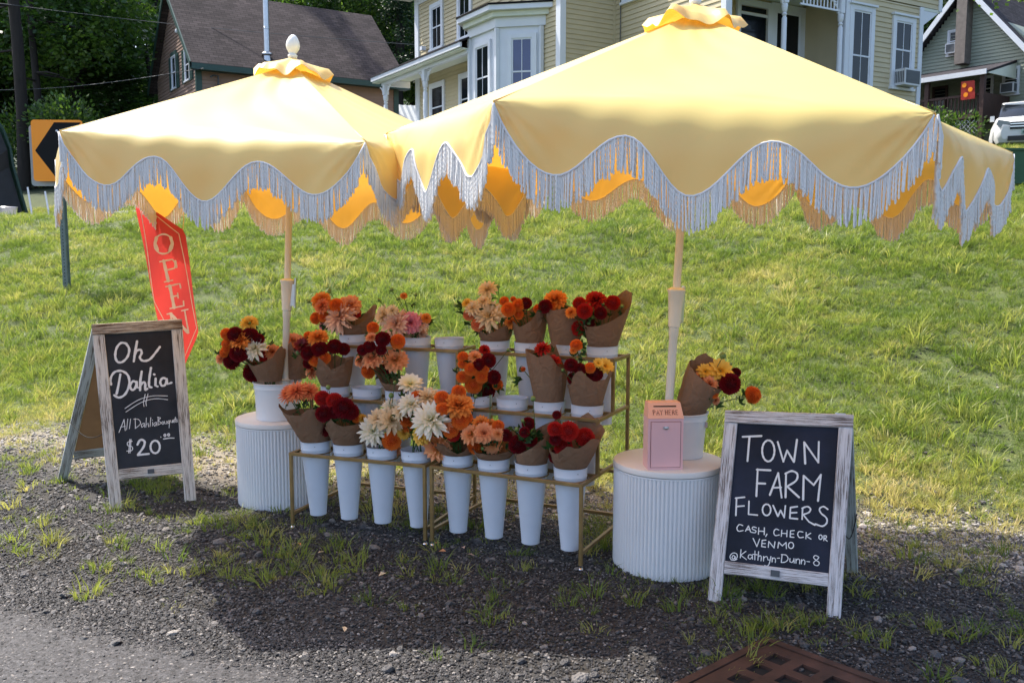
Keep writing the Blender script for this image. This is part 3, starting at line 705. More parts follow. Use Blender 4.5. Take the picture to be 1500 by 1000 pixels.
for a_, b_ in (((-.0645, .0105), (.0645, .0105)), ((.0645, .0105), (.0645, .2095)), ((.0645, .2095), (-.0645, .2095)), ((-.0645, .2095), (-.0645, .0105))):
    ribbon(g_, [Vector((a_[0], -d2, a_[1])), Vector((b_[0], -d2, b_[1]))], .0022, Vector((0, -1, 0)), .0008)
link('door_gap', g_.mesh('door_gap', M['darkred_ink']), bx, Wb)
k_ = MB(); k_.lathe([(.001, 0), (.0075, 0), (.0075, .006), (.005, .008), (.001, .008)], 16, M=Matrix.Translation((0, -d2 - .0035, .183)) @ Matrix.Rotation(R(90), 4, 'X')); k_.box(-.012, .012, -d2 - .0055, -d2 - .0034, .178, .189)
link('lock', k_.mesh('lock', M['steel'], smooth=True), dr, Wb)

# ------------------------------------------------------------------ tiered racks with vases
V2 = lambda p, z: Vector((p[0], p[1], z))
TH = (.385, .640, .895); TD = .20
def rack(A, B, label):
    A = Vector((A[0], A[1], 0)); B = Vector((B[0], B[1], 0)); u = (B - A).normalized(); v = Vector((-u.y, u.x, 0)); Lr = (B - A).length
    root = thing('tiered_flower_rack', A, label, 'flower rack', 'brass three tier flower racks'); q = .016
    P = lambda a, d, z: A + u * a + v * d + Vector((0, 0, z))
    def rl(name, p0, p1): bar(name, p0, p1, q, q, M['brass'], root, side=(0, 0, 1) if abs((p1 - p0).z) < .01 else u)
    for a in (0, Lr):
        a2 = q / 2 if a == 0 else Lr - q / 2
        rl('post', P(a2, 0, .022), P(a2, 0, TH[0] - q / 2)); rl('post', P(a2, TD, TH[0] + q / 2), P(a2, TD, TH[1] - q / 2))
        rl('post', P(a2, 2 * TD, TH[1] + q / 2), P(a2, 2 * TD, TH[2] - q / 2)); rl('post', P(a2, 3 * TD + .02, .022), P(a2, 3 * TD + .02, TH[2] - q / 2))
        for k in range(3): rl('side_rail', P(a2, TD * k - q / 2, TH[k]), P(a2, 3 * TD + .02 + q / 2, TH[k]))
        rl('base_rail', P(a2, q / 2, .075), P(a2, 3 * TD + .012, .075))
        for d in (0, 3 * TD + .02):
            g = MB(); g.lathe([(.004, .0), (.011, .002), (.013, .006), (.009, .012), (.005, .014), (.005, .024)], 12, M=Matrix.Translation(P(a2, d, gz(*P(a2, d, 0).xy))))
            link('glide_foot', g.mesh('glide_foot', M['chrome'], smooth=True), root)
    for k in range(3):
        rl('front_rail', P(q, TD * k, TH[k]), P(Lr - q, TD * k, TH[k])); rl('back_rail', P(q, TD * k + TD - .018, TH[k]), P(Lr - q, TD * k + TD - .018, TH[k]))
    rl('base_rail', P(q, 3 * TD + .02, .075), P(Lr - q, 3 * TD + .02, .075)); rl('back_rail', P(q, 3 * TD + .02, .30), P(Lr - q, 3 * TD + .02, .30))
    mouths = {}
    for k in range(3):
        for i in range(4):
            c = P((i + .5) / 4 * Lr, TD * k + .094, TH[k])
            r = MB(); n = 28; pts = [c + Vector((math.cos(t) * .080, math.sin(t) * .080, 0)) for t in [2 * math.pi * j / n for j in range(n + 1)]]
            r.tube(pts, .0035, 5, cap=False); link('vase_ring', r.mesh('vase_ring', M['brass'], smooth=True), root)
            mouths[(k, i)] = c
    return mouths
mA = rack((-1.131, 4.528), (-.412, 4.262), 'left brass rack of three tiers holding the pale and peach dahlias')
mB = rack((-.392, 4.256), (.313, 3.912), 'right brass rack of three tiers nearest the payment pedestal')
MOUTH = {}
for s_, mm_ in (('A', mA), ('B', mB)):
    for (k, i), c in mm_.items(): MOUTH['%s%d%d' % (s_, k, i)] = c
vm = MB(); h = .385; z0 = -.335
vm.lathe([(.001, z0 + .004), (.040, z0 + .004), (.0425, z0), (.0435, z0 + .003), (.0425, z0 + .008), (.0735, .0), (.0745, .008), (.0765, .010), (.0765, .012), (.0755, .014), (.0775, .048), (.0795, .050), (.0795, .052), (.0765, .052), (.0745, .046), (.071, .0), (.040, z0 + .012), (.001, z0 + .012)], 48)
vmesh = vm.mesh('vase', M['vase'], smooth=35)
seam = MB(); seam.box(-.001, .001, -.0785, -.0750, .030, .034); seam_me = seam.mesh('rivet', M['black'])
VL = {
 'A00': 'tall white vase at the left end of the front row, under the fringed peach dahlias', 'A01': 'tall front white vase holding the dark red bouquet beside the peach one', 'A02': 'tall front white vase under the leftmost white spiky dahlias', 'A03': 'tall front white vase at the right end of the left rack',
 'B00': 'tall front white vase under the big white and orange bouquet', 'B01': 'tall front white vase under the yellow and salmon dahlias', 'B02': 'tall front white vase with dark wrap between salmon and red bouquets', 'B03': 'tall front white vase at the right end of the front row',
 'A10': 'middle row white vase nearest the left umbrella pole', 'A11': 'empty white vase in the middle row left of the dark red and orange bunch', 'A12': 'middle row white vase under the dark red and peach bunch', 'A13': 'empty white vase in the middle row just behind the white dahlias',
 'B10': 'middle row white vase under the round orange and red bunch', 'B11': 'empty white vase in the middle row of the right rack', 'B12': 'middle row white vase holding the tall closed paper wrap', 'B13': 'middle row white vase at the right end of the racks',
 'A20': 'top row white vase at the far left with the pink spiky dahlia', 'A21': 'empty top row white vase between the pink and blush bouquets', 'A22': 'top row white vase under the blush and pink bunch', 'A23': 'empty white vase alone in the middle of the top row',
 'B20': 'top row white vase under the cream spiky bouquet', 'B21': 'top row white vase under the orange ball dahlias', 'B22': 'top row white vase under the paper wrap with one flat orange bloom', 'B23': 'top row white vase at the far right under bright red dahlias'}
VTILT = {}
for key, c in MOUTH.items():
    lift = .0 if key[1] != '0' else .0
    a = random.uniform(-1, 1) * .025; a2 = random.uniform(-1, 1) * .025
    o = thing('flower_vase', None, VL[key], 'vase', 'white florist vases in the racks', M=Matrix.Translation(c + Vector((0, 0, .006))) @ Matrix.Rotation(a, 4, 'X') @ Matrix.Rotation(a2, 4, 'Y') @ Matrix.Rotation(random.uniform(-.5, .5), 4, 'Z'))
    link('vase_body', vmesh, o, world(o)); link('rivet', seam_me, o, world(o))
    VTILT[key] = o

# ------------------------------------------------------------------ dahlias
def petal(mb, d, axis, r0, r1, w, cup, curl, rnd, tipsharp=.0, attr_off=0.0):
    side = d.cross(axis)
    side = side.normalized() if side.length > 1e-4 else Vector((1, 0, 0)); n = side.cross(d).normalized()
    vs = []; at = []
    prof = ((0, .35), (.38, .85), (.75, 1.0 - .45 * tipsharp)); Lp = r1 - r0
    for s, ww in prof:
        c = d * (r0 + Lp * s) + n * (curl * s * s * Lp)
        hw = w * ww / 2
        vs += [c - side * hw + n * cup * hw, c, c + side * hw + n * cup * hw]; at += [s + attr_off] * 3
    vs.append(d * r1 + n * (curl * Lp)); at.append(1 + attr_off)
    mb.add(vs, [(0, 1, 4, 3), (1, 2, 5, 4), (3, 4, 7, 6), (4, 5, 8, 7), (6, 7, 9), (7, 8, 9)], 0, at)
def bloom_mesh(kind, seed):
    r = random.Random(seed); m = MB(); Zx = Vector((0, 0, 1))
    def ring(th, n, r0, r1, w, cup, curl, ts=0, jit=.06, off=0.0):
        o = r.uniform(0, 6.28)
        for k in range(n):
            ph = o + 2 * math.pi * k / n + r.uniform(-jit, jit); t = th + r.uniform(-jit, jit)
            d = Vector((math.sin(t) * math.cos(ph), math.sin(t) * math.sin(ph), math.cos(t)))
            petal(m, d, Zx, r0, r1 * r.uniform(.95, 1.04), w * r.uniform(.9, 1.1), cup, curl, r, ts, off)
    if kind == 'ball':
        for i in range(13):
            th = R(1 + i * 9.8); n = max(3, int(21 * math.sin(th) + 2)); ring(th, n, .26, .5 - .008 * max(0, 3 - i), .125, .55, .16 - .016 * i, 0, .04, .22)
        cv = MB(); cv.lathe([(.02, -.36), (.2, -.3), (.34, -.12), (.36, .04), (.30, .22), (.16, .34), (.02, .38)], 14); m.add(cv.v, cv.f, 0, [.35] * len(cv.v))
    elif kind == 'deco':
        for i in range(8):
            th = R(12 + i * 12.5); n = int(5 + 9 * math.sin(th)); ring(th, n, .06, .26 + .26 * math.sin(min(th, 1.57)), .17 + .03 * i / 7, .45, .12 - .04 * i, .25, .09)
    elif kind == 'cactus':
        for i in range(8):
            th = R(14 + i * 11.5); n = int(6 + 10 * math.sin(th)); ring(th, n, .05, .24 + .28 * math.sin(min(th, 1.57)), .085, .55, .10 - .03 * i, .8, .10)
    elif kind == 'dinner':
        for i in range(7):
            th = R(20 + i * 12); n = int(5 + 8 * math.sin(th)); ring(th, n, .05, .25 + .29 * math.sin(min(th, 1.57)), .145, .35, .06 - .05 * i, .6, .10)
    elif kind == 'daisy':
        for i in range(3):
            ring(R(58 + i * 14), 11, .08, .5, .20, .3, -.10 * i, .3, .08)
        for i in range(4):
            ring(R(8 + i * 14), 8, .05, .17, .05, .4, 0, 0, .05, -.6)
    # green base under the flower
    m2 = MB(); m2.lathe([(.03, -.16), (.09, -.10), (.12, 0), (.03, .06)], 8)
    return m, m2
KINDS = {k: [bloom_mesh(k, s) for s in (1, 2)] for k in ('ball', 'deco', 'cactus', 'dinner', 'daisy')}
PC = {'R': ((.055, .002, .006), (.20, .007, .013)), 'r': ((.22, .006, .008), (.52, .022, .018)), 'O': ((.60, .07, .012), (.88, .22, .035)), 'o': ((.66, .12, .02), (.92, .34, .07)),
      'P': ((.72, .17, .06), (.93, .42, .20)), 'Q': ((.72, .12, .06), (.90, .30, .12)), 'C': ((.85, .62, .30), (.93, .73, .48)), 'W': ((.88, .80, .42), (.92, .86, .74)), 'K': ((.75, .12, .22), (.90, .34, .40)),
      'Y': ((.88, .48, .04), (.94, .62, .12)), 'y': ((.90, .52, .10), (.94, .42, .20)), 'p': ((.86, .46, .30), (.93, .62, .46))}
KIND_OF = {'R': 'ball', 'r': 'ball', 'O': 'ball', 'o': 'deco', 'P': 'deco', 'Q': 'cactus', 'C': 'dinner', 'W': 'dinner', 'K': 'deco', 'Y': 'deco', 'y': 'deco', 'p': 'dinner', 'D': 'daisy'}
PM = {k: petalmat('petal_' + k, *v) for k, v in PC.items()}
_bc = {}
def bloom_data(c, kd, var):
    key = (c, kd, var)
    if key not in _bc:
        m, m2 = KINDS[kd][var]; mm_ = MB(); mm_.add(m.v, m.f, 0, m.at); mm_.add(m2.v, m2.f, 1, [0] * len(m2.v))
        _bc[key] = mm_.mesh('bloom', [PM[c], M['bud']], smooth='all', attr='s')
    return _bc[key]
def leafmesh(seed):
    r = random.Random(seed); m = MB()
    for k in range(3):
        a = (k - 1) * .9; L_ = .5 if k == 1 else .36; d = Vector((math.sin(a), 0, math.cos(a))); s = Vector((d.z, 0, -d.x)); n = Vector((0, 1, 0))
        b0 = Vector((0, 0, .12)) * (k != 1)
        P = [b0, b0 + d * L_ * .35 + s * L_ * .22 + n * .05, b0 + d * L_ * .38, b0 + d * L_ * .35 - s * L_ * .22 + n * .05, b0 + d * L_ * .7 + s * L_ * .16 + n * .02, b0 + d * L_ * .7 - n * .03, b0 + d * L_ * .7 - s * L_ * .16 + n * .02, b0 + d * L_ - n * .10]
        at = r.random(); m.add(P, [(0, 1, 2), (0, 2, 3), (1, 4, 5, 2), (2, 5, 6, 3), (4, 7, 5), (5, 7, 6)], 0, [at] * 8)
    return m.mesh('leaf', M['leaf'], smooth='all', attr='s')
LEAF = [leafmesh(i) for i in range(3)]
bdm = MB(); bdm.lathe([(.05, -.5), (.3, -.4), (.48, -.1), (.45, .2), (.25, .45), (.03, .5)], 10); BUD = bdm.mesh('bud', M['bud'], smooth='all')

CAMV = Vector((0, 0, CAM_H)); cP, sP = math.cos(PITCH), math.sin(PITCH)
def at(px, py, Y):
    a = (px - 750) / FPX; b = (500 - py) / FPX; d = Vector((a, cP + b * sP, -sP + b * cP)); return CAMV + d * (Y / d.y)
def ondir(D, up=Vector((0, 0, 1))):
    z = D.normalized(); x = up.cross(z); x = x.normalized() if x.length > 1e-3 else Vector((1, 0, 0)); y = z.cross(x)
    return Matrix((x, y, z)).transposed().to_4x4()
def wrap(root, c, lean, rb, rt, hf, hb, tb, seed, squash=.85, asym=0.0):
    """Folded kraft paper cone: low at the front (hf), high at angle tb (hb)."""
    r = random.Random(seed); NA, NH = 40, 8; tot = 2 * math.pi + .55; vs = []; cor = [r.uniform(0, 6.28) for _ in range(3)]
    dr = [r.uniform(-1, 1) * 3.0 for _ in range(12)]
    for i in range(NA + 1):
        t = tb + math.pi + tot * (i / NA - .5) + .2
        h = hf + (hb - hf) * (.5 + .5 * math.cos(t - tb)) ** 1.1
        for cc in cor: h += .045 * max(0, 1 - abs(((t - cc + math.pi) % (2 * math.pi)) - math.pi) / .5)
        for j in range(NH + 1):
            q = j / NH; z = -.012 + (h + .012) * q; zz = max(0, z) / max(hb, .05)
            rad = rb + (rt - rb) * min(1.25, zz) ** .8; rad *= 1 + .012 * dr[(i // 4) % 12] * q + .0012 * i / NA
            rad += .004 * math.sin(i * 1.9 + j * .6 + seed) * q + .003 * r.uniform(-1, 1) * q
            x = rad * math.cos(t); y = rad * math.sin(t) * squash
            vs.append(c + Vector((x, y, z)) + lean * (max(0, z)))
    m = MB(); m.add(vs, [(i * (NH + 1) + j, (i + 1) * (NH + 1) + j, (i + 1) * (NH + 1) + j + 1, i * (NH + 1) + j + 1) for i in range(NA) for j in range(NH)])
    link('paper_wrap', m.mesh('paper_wrap', M['kraft'], smooth=25), root)
REG = {'A': (300, 400, 4.547), 'B': (620, 400, 4.547), 'C': (380, 540, 3.572), 'D': (620, 560, 3.572), 'E': (940, 500, 5.0)}
NBLOOM = 0
def bouquet(mouth, reg, blooms, paper, label, seed, buds=(), leaves=10, dy=0.0, lift=.045):
    """mouth: centre of the vase rim; blooms: (x, y, diameter, colour[, kind]) read off the photograph, set at their own depth."""
    global NBLOOM
    r = random.Random(seed); ox, oy, sc = REG[reg]; base = Vector(mouth) + Vector((0, 0, lift))
    root = thing('dahlia_bouquet', base, label, 'bouquet', 'dahlia bouquets in white vases')
    pts = []
    ys = [b_[1] for b_ in blooms]; ymin, ymax = min(ys), max(ys); xs = [b_[0] for b_ in blooms]; xm = sum(xs) / len(xs)
    for b_ in blooms:
        x, y, d, c = b_[:4]; kd = b_[4] if len(b_) > 4 else KIND_OF[c]
        f = (y - ymin) / max(1, ymax - ymin)
        xo = (x - xm) / sc * .0035
        Yd = base.y + .035 - .10 * math.sin(math.pi * min(1, .15 + .8 * f)) + dy + .25 * xo * xo / .1 + r.uniform(-.012, .012)
        p = at(ox + x / sc, oy + y / sc, Yd); dia = 1.1 * d / sc / FPX * (p - CAMV).length
        if kd != 'ball': dia *= 1.12
        cen = base + Vector((0, .03, .06)); out = (p - cen).normalized(); tocam = (CAMV - p).normalized()
        D = (out * .75 + tocam * .65 + Vector((0, 0, .12)) + Vector((r.uniform(-.25, .25), r.uniform(-.1, .1), r.uniform(-.2, .25)))).normalized()
        Mx = Matrix.Translation(p) @ ondir(D) @ Matrix.Rotation(r.uniform(0, 6.28), 4, 'Z') @ Matrix.Diagonal((dia, dia, dia * (.95 if kd == 'ball' else .85), 1))
        link('bloom', bloom_data(c, kd, r.randrange(2)), root, Mx); NBLOOM += 1; pts.append((p, dia, D))
    # stems run down into the vase
    st = MB()
    for p, dia, D in pts:
        q0 = p - D * dia * .12; mid = q0.lerp(base, .45) - D * .02
        st.tube([q0, mid, base + Vector((r.uniform(-.03, .03), r.uniform(-.02, .02), -.02)), base + Vector((r.uniform(-.02, .02), r.uniform(-.02, .02), -.22))], .0024, 5)
    link('stems', st.mesh('stems', M['stem'], smooth=True), root, kind='stuff')
    for k in range(int(leaves * 1.5)):
        p, dia, D = pts[r.randrange(len(pts))]; q = p - D * dia * r.uniform(.25, .6) + Vector((r.uniform(-.04, .04), r.uniform(-.02, .03), r.uniform(-.05, .01)))
        Dd = Vector((r.uniform(-1, 1), r.uniform(-.9, .2), r.uniform(-.4, 1))); s = r.uniform(.07, .11)
        link('leaf', LEAF[r.randrange(3)], root, Matrix.Translation(q) @ ondir(Dd) @ Matrix.Rotation(r.uniform(0, 6.28), 4, 'Z') @ Matrix.Scale(s, 4))
    for (x, y, d) in buds:
        p = at(ox + x / sc, oy + y / sc, base.y - .03); dia = d / sc / FPX * (p - CAMV).length
        link('bud', BUD, root, Matrix.Translation(p) @ ondir(Vector((r.uniform(-.4, .4), -.3, 1))) @ Matrix.Scale(dia, 4))
        t = MB(); t.tube([p, p.lerp(base, .5) + Vector((r.uniform(-.02, .02), 0, 0)), base], .0018, 5); link('bud_stem', t.mesh('bud_stem', M['stem'], smooth=True), root)
        for _ in range(2): link('leaf', LEAF[r.randrange(3)], root, Matrix.Translation(p - Vector((0, 0, .01))) @ ondir(Vector((r.uniform(-1, 1), r.uniform(-1, 0), .3))) @ Matrix.Scale(.035, 4))
    if paper:
        for pp in (paper if isinstance(paper, list) else [paper]): wrap(root, base + Vector(pp.get('o', (0, 0, 0))), Vector(pp.get('lean', (0, 0, 0))), pp.get('rb', .066), pp.get('rt', .11), pp['hf'], pp['hb'], R(pp.get('tb', 90)), seed, pp.get('sq', .85))
    return root
T = MOUTH
bouquet((-1.34, 4.965, .66), 'A', [(295, 335, 100, 'Y'), (145, 405, 75, 'O'), (205, 410, 100, 'R'), (300, 420, 110, 'R'), (360, 440, 70, 'R'), (235, 450, 125, 'o'), (150, 470, 70, 'O'), (335, 500, 135, 'W'), (145, 505, 62, 'O'), (230, 530, 120, 'R'), (180, 585, 108, 'R'), (385, 548, 75, 'r'), (450, 525, 95, 'P'), (320, 660, 125, 'R'), (110, 565, 72, 'P'), (130, 530, 60, 'O'), (205, 560, 60, 'R')],
        dict(hf=.075, hb=.165, tb=25, rt=.12, lean=(-.15, -.1, 0)), 'mixed red, orange and white bouquet in the pail left of the umbrella pole', 11, buds=[(110, 470, 22), (300, 330, 20)], leaves=12)
bouquet((-1.225, 5.06, .66), 'A', [(590, 450, 95, 'P'), (555, 478, 70, 'Q'), (625, 440, 60, 'P')], dict(hf=.12, hb=.24, tb=40, rt=.10, lean=(.25, 0, 0)), 'paper-wrapped peach bouquet leaning behind the left umbrella pole', 12, leaves=6, dy=.03)
bouquet(T['A10'], 'A', [(755, 432, 115, 'o'), (690, 418, 60, 'O'), (645, 480, 92, 'R', 'daisy'), (690, 535, 95, 'R'), (765, 505, 105, 'R'), (865, 490, 100, 'R'), (925, 505, 82, 'R'), (735, 575, 88, 'O'), (795, 565, 85, 'O'), (715, 655, 90, 'P'), (690, 600, 70, 'R')],
        dict(hf=.075, hb=.165, tb=15, rt=.115, lean=(-.08, -.1, 0)), 'bouquet of dark red and orange dahlias in the middle row beside the left pole', 13, leaves=12, buds=[(620, 530, 30)])
bouquet(T['A20'], 'A', [(775, 182, 115, 'o'), (782, 220, 95, 'Q', 'deco'), (900, 290, 195, 'p'), (970, 215, 125, 'P'), (875, 215, 90, 'O'), (742, 300, 78, 'O'), (790, 290, 70, 'O'), (1000, 265, 72, 'r', 'deco'), (785, 355, 50, 'K'), (925, 190, 60, 'o')],
        dict(hf=.035, hb=.13, tb=30, rt=.12, lean=(.05, -.1, 0)), 'bouquet with a large pale pink spiky dahlia at the far left of the top row', 14, leaves=16, buds=[(830, 120, 30), (690, 190, 20)])
bouquet(T['A22'], 'A', [(1195, 285, 125, 'C'), (1272, 335, 175, 'p'), (1372, 330, 125, 'K'), (1435, 330, 110, 'p'), (1330, 400, 100, 'C'), (1425, 400, 110, 'p'), (1325, 152, 42, 'o'), (1475, 300, 60, 'o'), (1250, 250, 70, 'C')],
        None, 'bouquet of blush and cream dahlias with one bright pink bloom in the top row', 15, leaves=18, buds=[(1245, 110, 26), (1405, 145, 24), (1160, 180, 22), (1290, 170, 22)])
bouquet(T['A12'], 'A', [(1120, 365, 80, 'O'), (1185, 440, 102, 'R'), (1285, 455, 98, 'O'), (1095, 490, 82, 'R'), (1050, 512, 72, 'R'), (1120, 560, 135, 'P'), (1270, 580, 145, 'y', 'deco'), (1040, 580, 82, 'P'), (1095, 650, 102, 'O'), (1205, 630, 85, 'R'), (1110, 430, 70, 'P'), (1175, 510, 70, 'R')],
        dict(hf=.05, hb=.08, tb=80, rt=.085, lean=(-.35, -.1, 0)), 'bouquet of dark red, peach and yellow-pink dahlias in the middle row', 16, leaves=14, buds=[(1150, 420, 22), (1240, 380, 22)])
bouquet(T['A00'], 'A', [(560, 815, 115, 'Q'), (612, 790, 135, 'Q'), (692, 790, 125, 'Q'), (560, 785, 85, 'Q'), (640, 820, 90, 'Q')], dict(hf=.155, hb=.165, tb=180, rt=.125, lean=(-.22, -.05, 0)), 'peach-orange spiky dahlias in a tall paper wrap at the front left end', 17, leaves=4, dy=.02)
bouquet(T['A01'], 'C', [(330, 155, 78, 'r', 'ball'), (392, 168, 82, 'r', 'ball'), (440, 205, 108, 'R'), (478, 225, 82, 'R'), (338, 235, 85, 'R'), (340, 310, 88, 'R'), (505, 262, 42, 'O'), (540, 260, 44, 'Y'), (395, 225, 70, 'R')],
        dict(hf=.10, hb=.13, tb=-20, rt=.115, lean=(-.05, -.12, 0)), 'dark red ball dahlia bouquet second from the left in the front row', 18, leaves=10, buds=[(515, 225, 30), (360, 97, 26)])
bouquet(T['A02'], 'C', [(595, 325, 130, 'W'), (622, 262, 95, 'C', 'dinner'), (690, 272, 125, 'C'), (692, 375, 98, 'O'), (712, 425, 62, 'P'), (755, 335, 62, 'Y'), (695, 205, 92, 'W'), (768, 262, 82, 'O')],
        None, 'loose bouquet with white spiky dahlias hanging over the third front vase', 19, leaves=16, buds=[(690, 140, 30), (708, 72, 20)], dy=-.01)
bouquet(T['A03'], 'C', [(790, 82, 118, 'W', 'daisy'), (820, 147, 62, 'O'), (795, 188, 115, 'W'), (880, 152, 112, 'C'), (740, 225, 80, 'C'), (770, 305, 60, 'O'), (845, 210, 70, 'O')],
        None, 'loose cream and white dahlia bunch rising highest in the front row', 20, leaves=20, buds=[(912, 55, 24), (800, 265, 26)])
bouquet(T['B00'], 'C', [(900, 268, 175, 'W'), (850, 345, 95, 'Y'), (932, 402, 140, 'y', 'deco'), (955, 155, 78, 'O'), (1040, 192, 135, 'o'), (1043, 122, 75, 'O'), (1050, 272, 92, 'O'), (1000, 320, 84, 'O'), (980, 300, 62, 'P'), (1085, 255, 62, 'O'), (1015, 345, 70, 'r', 'ball'), (960, 210, 70, 'O')],
        dict(hf=.02, hb=.19, tb=75, rt=.145, lean=(-.25, -.25, 0), rb=.07), 'big open bouquet with one large white dahlia and orange blooms in the front row', 21, leaves=20, buds=[(1130, 145, 22)], dy=-.03)
bouquet(T['B01'], 'D', [(252, 272, 98, 'y', 'deco'), (318, 265, 95, 'P'), (300, 215, 82, 'o'), (275, 330, 88, 'O'), (362, 325, 88, 'y', 'deco'), (392, 270, 62, 'y', 'deco'), (432, 275, 64, 'R'), (392, 228, 62, 'O'), (350, 215, 50, 'o')],
        dict(hf=.045, hb=.09, tb=60, rt=.12, lean=(.1, -.1, 0)), 'salmon and yellow dahlia bouquet in the front row with a dark folded wrap', 22, leaves=14, buds=[(310, 345, 20), (350, 70, 10)])
bouquet(T['B02'], 'D', [(550, 215, 68, 'R'), (495, 325, 98, 'R', 'ball'), (560, 300, 74, 'R'), (530, 260, 56, 'R')], dict(hf=.055, hb=.20, tb=15, rt=.11, lean=(.1, -.05, 0)), 'leafy bouquet with few dark red dahlias in a folded wrap, front row', 23, leaves=34, buds=[(490, 245, 26), (575, 85, 30), (520, 200, 20)])
bouquet(T['B03'], 'D', [(690, 245, 78, 'r', 'ball'), (760, 255, 102, 'r', 'ball'), (846, 287, 98, 'r', 'ball'), (735, 340, 94, 'r', 'ball'), (692, 387, 72, 'R'), (698, 170, 46, 'R'), (690, 300, 60, 'R')],
        dict(hf=.085, hb=.20, tb=50, rt=.14, lean=(.08, -.12, 0)), 'bright red dahlia bouquet in a wide paper wrap at the front right end', 24, leaves=14, buds=[(685, 262, 22), (710, 290, 20)])
bouquet(T['B10'], 'B', [(410, 512, 68, 'r', 'deco'), (265, 560, 75, 'O'), (345, 560, 85, 'y', 'deco'), (435, 582, 98, 'R'), (320, 640, 92, 'O'), (262, 692, 82, 'O'), (370, 608, 82, 'R'), (390, 690, 88, 'O'), (335, 742, 115, 'O'), (470, 692, 92, 'R'), (495, 742, 72, 'O'), (425, 782, 112, 'R'), (425, 795, 52, 'Y', 'daisy'), (262, 605, 62, 'O'), (410, 640, 60, 'O')],
        None, 'round bunch of orange and dark red ball dahlias in the middle row', 25, leaves=22, buds=[(565, 512, 24), (212, 640, 20)])
bouquet(T['B12'], 'B', [(795, 505, 95, 'r', 'dinner'), (770, 598, 70, 'r', 'deco'), (865, 590, 92, 'r', 'dinner'), (665, 640, 34, 'O'), (830, 615, 80, 'r')], dict(hf=.17, hb=.26, tb=170, rt=.105, rb=.067, lean=(-.02, 0, 0)), 'tall kraft paper wrap with red blooms just showing, middle row', 26, leaves=8, dy=.02)
bouquet(T['B13'], 'B', [(985, 612, 90, 'R'), (1045, 640, 82, 'R'), (1212, 622, 105, 'Y', 'daisy'), (1165, 600, 65, 'Y', 'daisy'), (1110, 632, 74, 'O'), (1140, 665, 115, 'R'), (1000, 700, 82, 'R'), (1020, 482, 82, 'O'), (1000, 515, 45, 'o'), (1050, 700, 70, 'R')],
        dict(hf=.10, hb=.135, tb=-40, rt=.10, lean=(.02, -.1, 0)), 'dark red and yellow bouquet at the right end of the middle row', 27, leaves=14, buds=[(930, 645, 24), (1190, 600, 20), (1020, 575, 22)])
bouquet(T['B20'], 'B', [(430, 112, 115, 'C'), (440, 282, 180, 'C'), (330, 232, 95, 'C'), (365, 342, 92, 'Q', 'ball'), (305, 277, 78, 'Q', 'ball'), (430, 415, 85, 'C'), (290, 200, 62, 'Y', 'dinner'), (400, 190, 80, 'C')],
        dict(hf=.03, hb=.125, tb=10, rt=.115, lean=(0, -.1, 0)), 'cream spiky dahlia bouquet standing tallest in the top row', 28, leaves=14, buds=[(215, 215, 22), (500, 90, 24)])
bouquet(T['B21'], 'B', [(570, 242, 98, 'O'), (540, 188, 64, 'O'), (682, 202, 82, 'R'), (635, 212, 82, 'O'), (640, 278, 64, 'O'), (585, 328, 84, 'o'), (600, 175, 40, 'O')], dict(hf=.085, hb=.22, tb=20, rt=.10, lean=(.02, -.05, 0)), 'orange ball dahlia bouquet in paper, top row beside the cream one', 29, leaves=6)
bouquet(T['B22'], 'B', [(880, 178, 135, 'o'), (812, 222, 92, 'R'), (765, 238, 64, 'O'), (850, 220, 70, 'O')], dict(hf=.17, hb=.21, tb=-20, rt=.105, lean=(.02, 0, 0)), 'paper-wrapped bouquet topped by one flat orange dahlia, top row', 30, leaves=5, dy=.02)
bouquet(T['B23'], 'B', [(1040, 202, 88, 'r', 'ball'), (1150, 182, 125, 'r', 'deco'), (1262, 197, 98, 'r', 'ball'), (1075, 252, 104, 'r', 'ball'), (1037, 362, 108, 'r', 'ball'), (1182, 267, 84, 'R'), (985, 262, 72, 'o'), (1110, 330, 70, 'R')],
        dict(hf=.11, hb=.24, tb=40, rt=.125, lean=(.06, -.06, 0)), 'bright red dahlia bouquet in a wide paper wrap at the top right corner', 31, leaves=14, buds=[(1195, 205, 26), (1105, 335, 28), (1130, 295, 26), (1325, 220, 28)])
bouquet((.81, 4.075, .675), 'E', [(575, 215, 165, 'Y', 'daisy'), (465, 222, 112, 'Y', 'daisy'), (365, 290, 62, 'P'), (430, 262, 82, 'P'), (500, 310, 105, 'P'), (645, 310, 150, 'R'), (690, 228, 72, 'R'), (810, 392, 122, 'O'), (520, 380, 80, 'O'), (540, 430, 60, 'P')],
        dict(hf=.11, hb=.23, tb=150, rt=.11, rb=.07, lean=(.45, -.1, 0)), 'bouquet with yellow daisy-like blooms and a stray orange ball leaning out of the right pail', 32, leaves=20, buds=[(595, 105, 50)], lift=.015)

